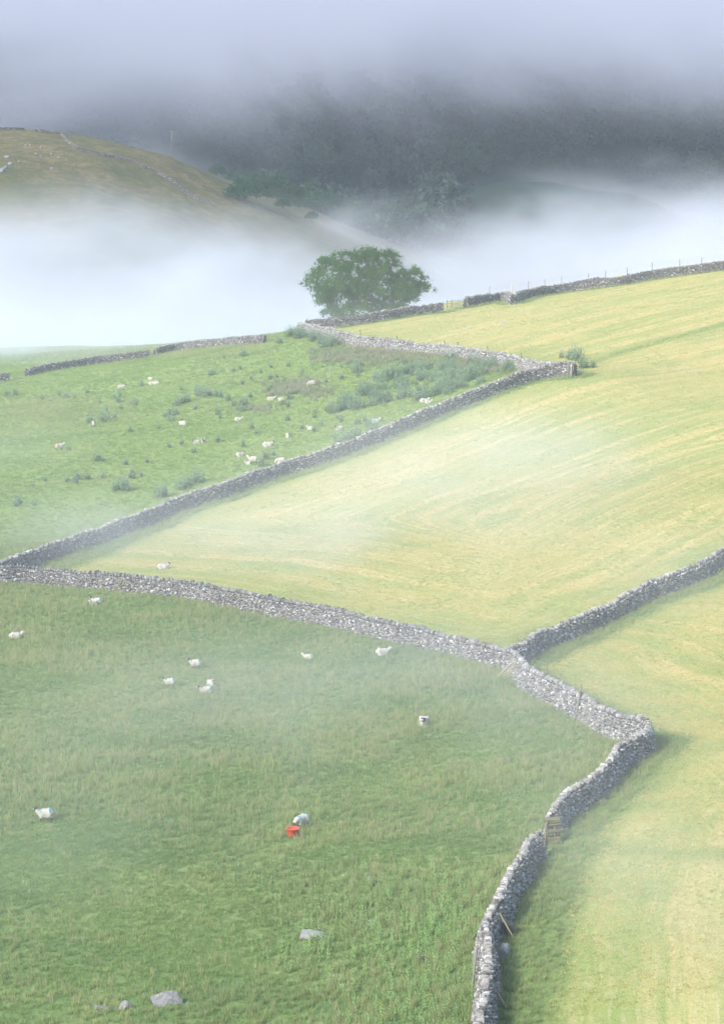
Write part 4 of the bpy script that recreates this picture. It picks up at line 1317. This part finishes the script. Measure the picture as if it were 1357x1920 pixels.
def sheep_mesh(pose, face='dark', blue=0, rust=0, turn=0.0):
    """facing +X; pose stand / graze / lie; turn swings the head sideways"""
    v, e, r = [], [], []

    def node(p, rad, parent=None, ry=None):
        v.append(p); r.append((rad, ry or rad))
        if parent is not None: e.append((parent, len(v) - 1))
        return len(v) - 1
    zb = 0.60 if pose != 'lie' else 0.27
    wr = 1.0 if pose != 'lie' else 1.1
    mid = node((0.0, 0, zb), 0.275 * wr, None)
    hip = node((-0.28, 0, zb), 0.26 * wr, mid)
    rump = node((-0.46, 0, zb - 0.01), 0.17, hip)
    che = node((0.27, 0, zb), 0.25 * wr, mid)
    bris = node((0.42, 0, zb + 0.06), 0.17, che)
    ct, stn = math.cos(turn), math.sin(turn)

    def hd(dx, dz, dy=0.0):   # head coordinates about the neck root
        return (0.42 + dx * ct - dy * stn, dx * stn + dy * ct, zb + 0.06 + dz)
    if pose == 'graze':
        nk = node(hd(0.16, -0.10), 0.12, bris); hh = node(hd(0.27, -0.28), 0.09, nk); mz = node(hd(0.31, -0.44), 0.055, hh)
        he, hz, hm = (0.27, -0.24), (0.27, -0.28), (0.31, -0.44)
    else:
        nk = node(hd(0.13, 0.13), 0.125, bris); hh = node(hd(0.21, 0.29), 0.092, nk); mz = node(hd(0.38, 0.22), 0.055, hh)
        he, hz, hm = (0.19, 0.33), (0.21, 0.29), (0.38, 0.22)
    for s_ in (-1, 1):
        e1 = node(hd(he[0] - 0.01, he[1], s_ * 0.09), 0.035, hh); node(hd(he[0] - 0.03, he[1] - 0.02, s_ * 0.19), 0.02, e1)
    if pose != 'lie':
        for s_ in (-1, 1):
            a = node((0.30, s_ * 0.13, 0.38), 0.085, che); b = node((0.31, s_ * 0.13, 0.2), 0.042, a); node((0.32, s_ * 0.13, 0.02), 0.038, b)
            a = node((-0.34, s_ * 0.14, 0.40), 0.10, hip); b = node((-0.42, s_ * 0.14, 0.24), 0.045, a); node((-0.38, s_ * 0.14, 0.02), 0.038, b)
        node((-0.58, 0, zb - 0.12), 0.04, rump)
    else:
        for s_ in (-1, 1):
            a = node((0.36, s_ * 0.17, 0.10), 0.075, che); node((0.54, s_ * 0.15, 0.05), 0.045, a)
            a = node((-0.26, s_ * 0.24, 0.11), 0.10, hip); node((-0.08, s_ * 0.31, 0.06), 0.05, a)
        node((-0.57, 0, 0.22), 0.05, rump)
    me = bpy.data.meshes.new('sheep'); me.from_pydata(v, e, [])
    o = bpy.data.objects.new('tmp', me); COL.objects.link(o)
    md = o.modifiers.new('s', 'SKIN'); md.use_smooth_shade = True
    for i, q in enumerate(r): me.skin_vertices[0].data[i].radius = q
    me.skin_vertices[0].data[0].use_root = True
    sb = o.modifiers.new('d', 'SUBSURF'); sb.levels = 2; sb.render_levels = 2
    dg = bpy.context.evaluated_depsgraph_get()
    m2 = bpy.data.meshes.new_from_object(o.evaluated_get(dg)); m2.name = 'sheep'
    bpy.data.objects.remove(o)
    n = len(m2.vertices); co = np.empty(n * 3, np.float32); m2.vertices.foreach_get('co', co); co = co.reshape(-1, 3).astype(float)
    hp = np.array(hd(*hz)); mp = np.array(hd(*hm))
    dh = np.linalg.norm(co - hp, axis=1); dmz = np.linalg.norm(co - mp, axis=1)
    nkp = np.array(v[nk])
    ax_ = (mp - hp) / np.linalg.norm(mp - hp)
    neckd = np.linalg.norm(co - nkp, axis=1)
    head = ((dh < neckd * 0.95) | (dmz < 0.2)) & (np.minimum(dh, dmz) < 0.24) & (neckd > 0.1)
    legs = (co[:, 2] < (0.30 if pose != 'lie' else 0.0)) & (np.abs(co[:, 1]) > 0.05)
    dark = np.zeros(n); pale = np.zeros(n); bl = np.zeros(n); ru = np.zeros(n)
    if face == 'dark': dark[head] = 1
    else: pale[head] = 1
    pale[dmz < 0.085] = 1 if face == 'dark' else 0; dark[dmz < 0.05] = dark[dmz < 0.05] * 0
    legn = legs & ~head
    dark[legn] = 0.6 if pose == 'stand' else 0.5
    body = ~(head | legs)
    if blue >= 1:
        bl[body & (np.abs(co[:, 0] + 0.26) < 0.10) & (co[:, 2] > zb + 0.06)] = 1
    if blue >= 2:
        bl[body & (np.abs(co[:, 0] - 0.24) < 0.075) & (co[:, 2] > zb + 0.03)] = 1
    if rust: ru[body & (co[:, 0] < -0.2)] = 0.6
    # fleece: lumpy outward push
    nm = np.empty(n * 3, np.float32); m2.vertex_normals.foreach_get('vector', nm); nm = nm.reshape(-1, 3)
    lump = (fbm(co[:, 0] * 9 + 40, co[:, 1] * 9 + co[:, 2] * 11 + 40, 1.0, 3) - 0.35) * 0.12
    co = co + nm * (lump * body)[:, None]
    m2.vertices.foreach_set('co', co.astype(np.float32).ravel())
    for k_, a_ in (('dark', dark), ('pale', pale), ('blue', bl), ('rust', ru)):
        at_ = m2.attributes.new(k_, 'FLOAT', 'POINT'); at_.data.foreach_set('value', a_.astype(np.float32))
    m2.materials.clear(); m2.materials.append(m_sheep)
    m2.polygons.foreach_set('use_smooth', np.ones(len(m2.polygons), bool))
    m2.update()
    return m2


_cache = {}
R0, L0, C0, A0 = 0.0, math.pi, -math.pi / 2, math.pi / 2      # facing right, left, camera, away
SHEEP = [
    (228, 732, 'stand', 0.1, 'dark', 0, 0, 1.0, 'standing sheep with black head facing right, near the top left of the upper pasture'),
    (283, 712, 'lie', 2.6, 'dark', 0, 0, 0.75, 'small lying lamb directly above the resting pair near the ridge'),
    (286, 722, 'lie', 0.2, 'pale', 0, 0, 1.0, 'pale-faced sheep of the resting pair near the ridge'),
    (293, 721, 'lie', -0.3, 'dark', 0, 0, 0.9, 'dark-faced sheep of the resting pair near the ridge'),
    (177, 801, 'stand', C0 + 0.3, 'dark', 0, 0, 0.9, 'sheep seen end-on beside two thistles, between the left edge and the hillside thistles'),
    (112, 844, 'stand', 0.35, 'pale', 0, 1, 1.0, 'standing sheep with rusty rump, nearest the left edge in the upper pasture'),
    (344, 797, 'lie', L0 - 0.2, 'dark', 0, 0, 1.0, 'lying sheep with dark face turned left, among thistles'),
    (369, 832, 'lie', L0 + 0.5, 'dark', 0, 0, 0.85, 'left one of two sheep lying side by side in the middle of the upper pasture'),
    (381, 830, 'lie', C0, 'dark', 0, 0, 0.85, 'right one of two sheep lying side by side, facing the viewer'),
    (424, 752, 'stand', C0, 'dark', 0, 0, 0.5, 'tiny dark-faced lamb seen head-on beside the thistle clumps'),
    (508, 751, 'lie', 0.1, 'pale', 0, 0, 0.95, 'pale-faced sheep lying just left of the rushes'),
    (528, 752, 'lie', L0, 'dark', 0, 0, 0.9, 'dark-faced sheep lying below the rushes'),
    (447, 789, 'lie', 0.2, 'pale', 0, 0, 0.9, 'pale sheep lying alone facing right, below the clumps of thistle'),
    (585, 725, 'graze', L0 + 0.3, 'pale', 1, 1, 1.0, 'sheep with teal rump grazing inside the rushes'),
    (583, 806, 'lie', L0 - 0.2, 'pale', 0, 0, 0.85, 'pale sheep lying facing left beside a thistle, above the long wall'),
    (541, 820, 'lie', C0 + 0.2, 'dark', 0, 0, 0.9, 'lying sheep facing the viewer with dark face, in the open slope'),
    (636, 807, 'lie', L0 + 0.6, 'dark', 0, 0, 0.95, 'lying sheep with dark face turned down-left, close to the long wall'),
    (704, 793, 'lie', 0.1, 'pale', 1, 0, 1.0, 'lying sheep with blue side mark just behind the long wall'),
    (795, 755, 'lie', 0.2, 'pale', 0, 0, 1.0, 'upper of two pale sheep lying together below the thicket'),
    (803, 757, 'lie', 0.1, 'pale', 0, 0, 0.8, 'lower of two pale sheep lying together below the thicket'),
    (502, 838, 'lie', 0.1, 'dark', 0, 0, 1.15, 'large lying sheep with black head raised at the right'),
    (450, 856, 'lie', 0.5, 'dark', 0, 0, 0.9, 'lying sheep with dark face above the ewe and lamb'),
    (475, 870, 'stand', L0 + 0.1, 'pale', 0, 0, 1.05, 'pale ewe standing over her lamb near the long wall'),
    (466, 871, 'lie', L0, 'pale', 0, 1, 0.7, 'pinkish lamb lying in front of the standing ewe'),
    (527, 872, 'graze', L0 + 0.2, 'pale', 0, 0, 1.0, 'sheep whose back shows behind the top of the long wall'),
    (306, 1067, 'lie', 0.0, 'dark', 0, 0, 1.0, 'only sheep in the hay meadow, lying with dark head at right'),
    (183, 1131, 'lie', L0, 'dark', 1, 0, 0.95, 'rear sheep of the pair lying below the left part of the lower wall'),
    (176, 1134, 'lie', L0 + 0.7, 'pale', 0, 0, 0.75, 'front sheep of the pair lying below the left part of the lower wall'),
    (30, 1197, 'lie', 0.15, 'pale', 0, 0, 1.0, 'white sheep lying near the left edge, below the lower wall'),
    (578, 1236, 'lie', L0 - 0.3, 'pale', 0, 0, 0.8, 'small sheep lying facing left in the middle of the lower pasture'),
    (717, 1228, 'lie', 0.25, 'pale', 0, 0, 1.05, 'pale sheep lying below the slanting post of the wall'),
    (367, 1254, 'stand', L0 + 0.2, 'dark', 1, 0, 0.9, 'black-headed sheep with blue mark, topmost of the four in long grass'),
    (319, 1289, 'stand', L0 + 0.2, 'dark', 1, 0, 0.85, 'black-headed sheep with blue mark, leftmost of the four in long grass'),
    (397, 1287, 'lie', C0 + 0.4, 'dark', 0, 0, 0.9, 'unmarked sheep facing the viewer, rightmost of the four in long grass'),
    (387, 1299, 'lie', L0 + 0.3, 'dark', 1, 0, 0.95, 'sheep with blue mark facing left, lowest of the four in long grass'),
    (795, 1361, 'lie', C0, 'dark', 0, 0, 1.15, 'round white sheep lying facing the viewer alone, below the wall junction'),
    (86, 1541, 'stand', L0 + 0.15, 'dark', 2, 0, 1.0, 'standing ewe with two blue marks near the left edge of the lower pasture'),
    (566, 1553, 'graze', C0 - 0.75, 'dark', 2, 0, 1.0, 'ewe with blue marks lowering her head to the red tub'),
]
for (a, b, pose, hdg, face, bl, ru, sc_, lab) in SHEEP:
    tv = {'lie': random.choice((-0.4, 0.0, 0.5)), 'stand': 0.0, 'graze': 0.0}[pose]
    key = (pose, face, bl, ru, tv)
    if key not in _cache: _cache[key] = sheep_mesh(pose, face, bl, ru, tv)
    p = cast(a, b, 0)
    o = bpy.data.objects.new('sheep', _cache[key]); COL.objects.link(o)
    o.location = (p[0], p[1], p[2] - (0.0 if pose != 'lie' else 0.02)); o.rotation_euler = (0, 0, hdg)
    sc_ *= 0.98
    o.scale = (sc_, sc_, sc_)
    tag(o, lab, 'sheep', 'sheep of the hillside flock')

# ------------------------------------------------------------------ air
def vol_mat(name, color, aniso, build):
    m = bpy.data.materials.new(name); m.use_nodes = True
    nt = m.node_tree; nt.nodes.clear()
    out = nt.nodes.new('ShaderNodeOutputMaterial'); pv = nt.nodes.new('ShaderNodeVolumePrincipled')
    pv.inputs['Color'].default_value = (*color, 1); pv.inputs['Anisotropy'].default_value = aniso
    d = build(nt)
    setin(nt, pv.inputs['Density'], d)
    nt.links.new(pv.outputs[0], out.inputs['Volume'])
    return m


def box_obj(name, lo, hi, mat, label, cat='fog'):
    lo = np.array(lo, float); hi = np.array(hi, float)
    v, f = box_arrays(*((lo + hi) / 2), *(hi - lo))
    o = mesh_np(name, v, f, mat)
    tag(o, label, cat, kind='stuff')
    return o


def sepz(nt, v):
    s = nt.nodes.new('ShaderNodeSeparateXYZ'); nt.links.new(v, s.inputs[0]); return s.outputs


def d_haze(nt): return 0.00013


def d_bank(nt):
    P = position(nt); x, y, z = sepz(nt, P)
    n1 = noise(nt, vscale(nt, P, (1, 0.6, 1.6)), 0.008, 4, 0.6, 0.4)
    n2 = noise(nt, vscale(nt, P, (1, 0.6, 1.8)), 0.03, 5, 0.65)
    # the top of the bank is higher at both sides of the picture
    zt = mth(nt, 'ADD', z, mth(nt, 'MULTIPLY', mth(nt, 'SUBTRACT', n1, 0.5), -75.0))
    zt = mth(nt, 'ADD', zt, mth(nt, 'MULTIPLY', mth(nt, 'SUBTRACT', n2, 0.5), -34.0))
    # the bank sags in the middle of the valley
    xs = mth(nt, 'DIVIDE', mth(nt, 'SUBTRACT', x, 25.0), 75.0)
    zt = mth(nt, 'ADD', zt, mth(nt, 'MULTIPLY', mth(nt, 'EXPONENT', mth(nt, 'MULTIPLY', mth(nt, 'MULTIPLY', xs, xs), -1.0)), 5.0))
    zt = mth(nt, 'SUBTRACT', zt, maprange(nt, x, 8, -70, 0, 9))
    f = maprange(nt, zt, CZ - 58, CZ - 98, 0, 1)
    f = mth(nt, 'POWER', f, 1.5)
    fr = maprange(nt, y, 530, 640, 0, 1)
    bk = maprange(nt, y, 1000, 1240, 1, 0.3)
    return mth(nt, 'MULTIPLY', mth(nt, 'MULTIPLY', f, fr), mth(nt, 'MULTIPLY', bk, 0.026))


def d_cloud(nt):
    P = position(nt); x, y, z = sepz(nt, P)
    n1 = noise(nt, vscale(nt, P, (1, 0.6, 1.3)), 0.0055, 6, 0.68, 0.6)
    zt = mth(nt, 'ADD', z, mth(nt, 'MULTIPLY', mth(nt, 'SUBTRACT', n1, 0.5), 150.0))
    f = maprange(nt, zt, CZ - 66, CZ - 12, 0, 1)
    fr = maprange(nt, y, 1080, 1260, 0, 1)
    return mth(nt, 'MULTIPLY', mth(nt, 'MULTIPLY', mth(nt, 'POWER', f, 1.6), fr), 0.02)


# drifting patches of mist: centre pixel on the fields, height above ground, half sizes in metres, strength
PUFFS = [(850, 925, 4, 16, 24, 7, 1.1), (1020, 880, 5, 13, 22, 6, 0.8), (480, 1030, 4, 18, 14, 6, 1.0), (130, 1030, 4, 14, 13, 5, 0.7), (10, 890, 4, 10, 18, 6, 0.45),
         (640, 1290, 4, 12, 18, 6, 0.7), (330, 1390, 4, 14, 20, 5, 0.5), (1330, 1720, 4, 6, 18, 5, 1.2), (980, 1330, 4, 9, 14, 6, 0.7), (1180, 1420, 4, 8, 12, 5, 0.6), (700, 1500, 4, 12, 16, 5, 0.5),
         (720, 1060, 4, 18, 18, 6, 1.1), (1300, 1130, 4, 10, 14, 6, 0.6), (60, 1640, 4, 7, 14, 5, 0.6), (1060, 1620, 4, 5, 12, 4, 0.6)]


def d_veil(nt):
    P = position(nt)
    n1 = noise(nt, vscale(nt, P, (1, 0.5, 1.6)), 0.06, 4, 0.55, 0.4)
    tot = None
    for a, b, hgt, sx, sy, sz, st in PUFFS:
        p = cast(a, b, 0)
        v = nt.nodes.new('ShaderNodeVectorMath'); v.operation = 'SUBTRACT'
        nt.links.new(P, v.inputs[0]); v.inputs[1].default_value = (p[0], p[1], p[2] + hgt * 0.5)
        q = vscale(nt, v.outputs[0], (1 / sx, 1 / sy, 1 / (sz * 0.5)))
        d = nt.nodes.new('ShaderNodeVectorMath'); d.operation = 'DOT_PRODUCT'
        nt.links.new(q, d.inputs[0]); nt.links.new(q, d.inputs[1])
        e = mth(nt, 'MULTIPLY', mth(nt, 'EXPONENT', mth(nt, 'MULTIPLY', d.outputs['Value'], -1.0)), st * 1.5)
        tot = e if tot is None else mth(nt, 'ADD', tot, e)
    f = maprange(nt, n1, 0.32, 0.68, 0.25, 1.6)
    return mth(nt, 'MULTIPLY', mth(nt, 'ADD', mth(nt, 'MULTIPLY', tot, f), 0.07), 0.008)


box_obj('haze', (-2600, -70, -80), (2600, 4300, 420), vol_mat('haze_air', (0.78, 0.88, 1.0), 0.0, d_haze), 'thin even morning haze filling the whole dale', 'haze')
box_obj('fog_bank', (-420, 515, -75), (420, 1260, 32), vol_mat('fog_bank_air', (0.90, 0.925, 0.98), 0.0, d_bank), 'bright white fog bank lying in the valley behind the ridge')
box_obj('low_cloud', (-600, 1080, -40), (600, 1900, 150), vol_mat('low_cloud_air', (0.885, 0.905, 1.0), 0.0, d_cloud), 'low grey-lilac cloud hanging on the far wooded hillside', 'cloud')
box_obj('mist_veil', (-90, 105, -30), (90, 455, 32), vol_mat('mist_veil_air', (0.95, 0.97, 1.0), 0.0, d_veil), 'thin drifting patches of mist over the fields', 'mist')
def d_treemist(nt):
    P = position(nt)
    n1 = noise(nt, vscale(nt, P, (1, 1, 1.6)), 0.12, 4, 0.6, 0.3)
    v = nt.nodes.new('ShaderNodeVectorMath'); v.operation = 'SUBTRACT'
    nt.links.new(P, v.inputs[0]); v.inputs[1].default_value = (TX - 2, TY - 6, tz0 - 1)
    q = vscale(nt, v.outputs[0], (1 / 18, 1 / 8, 1 / 5.0))
    d = nt.nodes.new('ShaderNodeVectorMath'); d.operation = 'DOT_PRODUCT'
    nt.links.new(q, d.inputs[0]); nt.links.new(q, d.inputs[1])
    e = mth(nt, 'EXPONENT', mth(nt, 'MULTIPLY', d.outputs['Value'], -1.0))
    return mth(nt, 'MULTIPLY', mth(nt, 'MULTIPLY', e, maprange(nt, n1, 0.3, 0.7, 0.4, 1.4)), 0.11)


box_obj('tree_mist', (TX - 36, TY - 26, tz0 - 8), (TX + 36, TY + 10, tz0 + 14), vol_mat('tree_mist_air', (0.9, 0.94, 1.0), 0.0, d_treemist), 'mist pooling round the foot of the big tree', 'mist')
p_l = cast(70, 672, 0)


def d_crestmist(nt):
    P = position(nt)
    n1 = noise(nt, vscale(nt, P, (1, 0.7, 1.8)), 0.05, 5, 0.6, 0.3)
    v = nt.nodes.new('ShaderNodeVectorMath'); v.operation = 'SUBTRACT'
    nt.links.new(P, v.inputs[0]); v.inputs[1].default_value = (p_l[0] - 6, p_l[1] + 14, p_l[2] - 1.0)
    q = vscale(nt, v.outputs[0], (1 / 34, 1 / 24, 1 / 5.5))
    d = nt.nodes.new('ShaderNodeVectorMath'); d.operation = 'DOT_PRODUCT'
    nt.links.new(q, d.inputs[0]); nt.links.new(q, d.inputs[1])
    e = mth(nt, 'EXPONENT', mth(nt, 'MULTIPLY', d.outputs['Value'], -1.0))
    return mth(nt, 'MULTIPLY', mth(nt, 'MULTIPLY', e, maprange(nt, n1, 0.3, 0.7, 0.4, 1.4)), 0.045)


box_obj('crest_mist', (p_l[0] - 75, p_l[1] - 40, p_l[2] - 14), (p_l[0] + 64, p_l[1] + 66, p_l[2] + 12), vol_mat('crest_mist_air', (0.92, 0.95, 1.0), 0.0, d_crestmist), 'mist spilling over the ridge wall at the left', 'mist')
print('scene built', len(scene.objects))
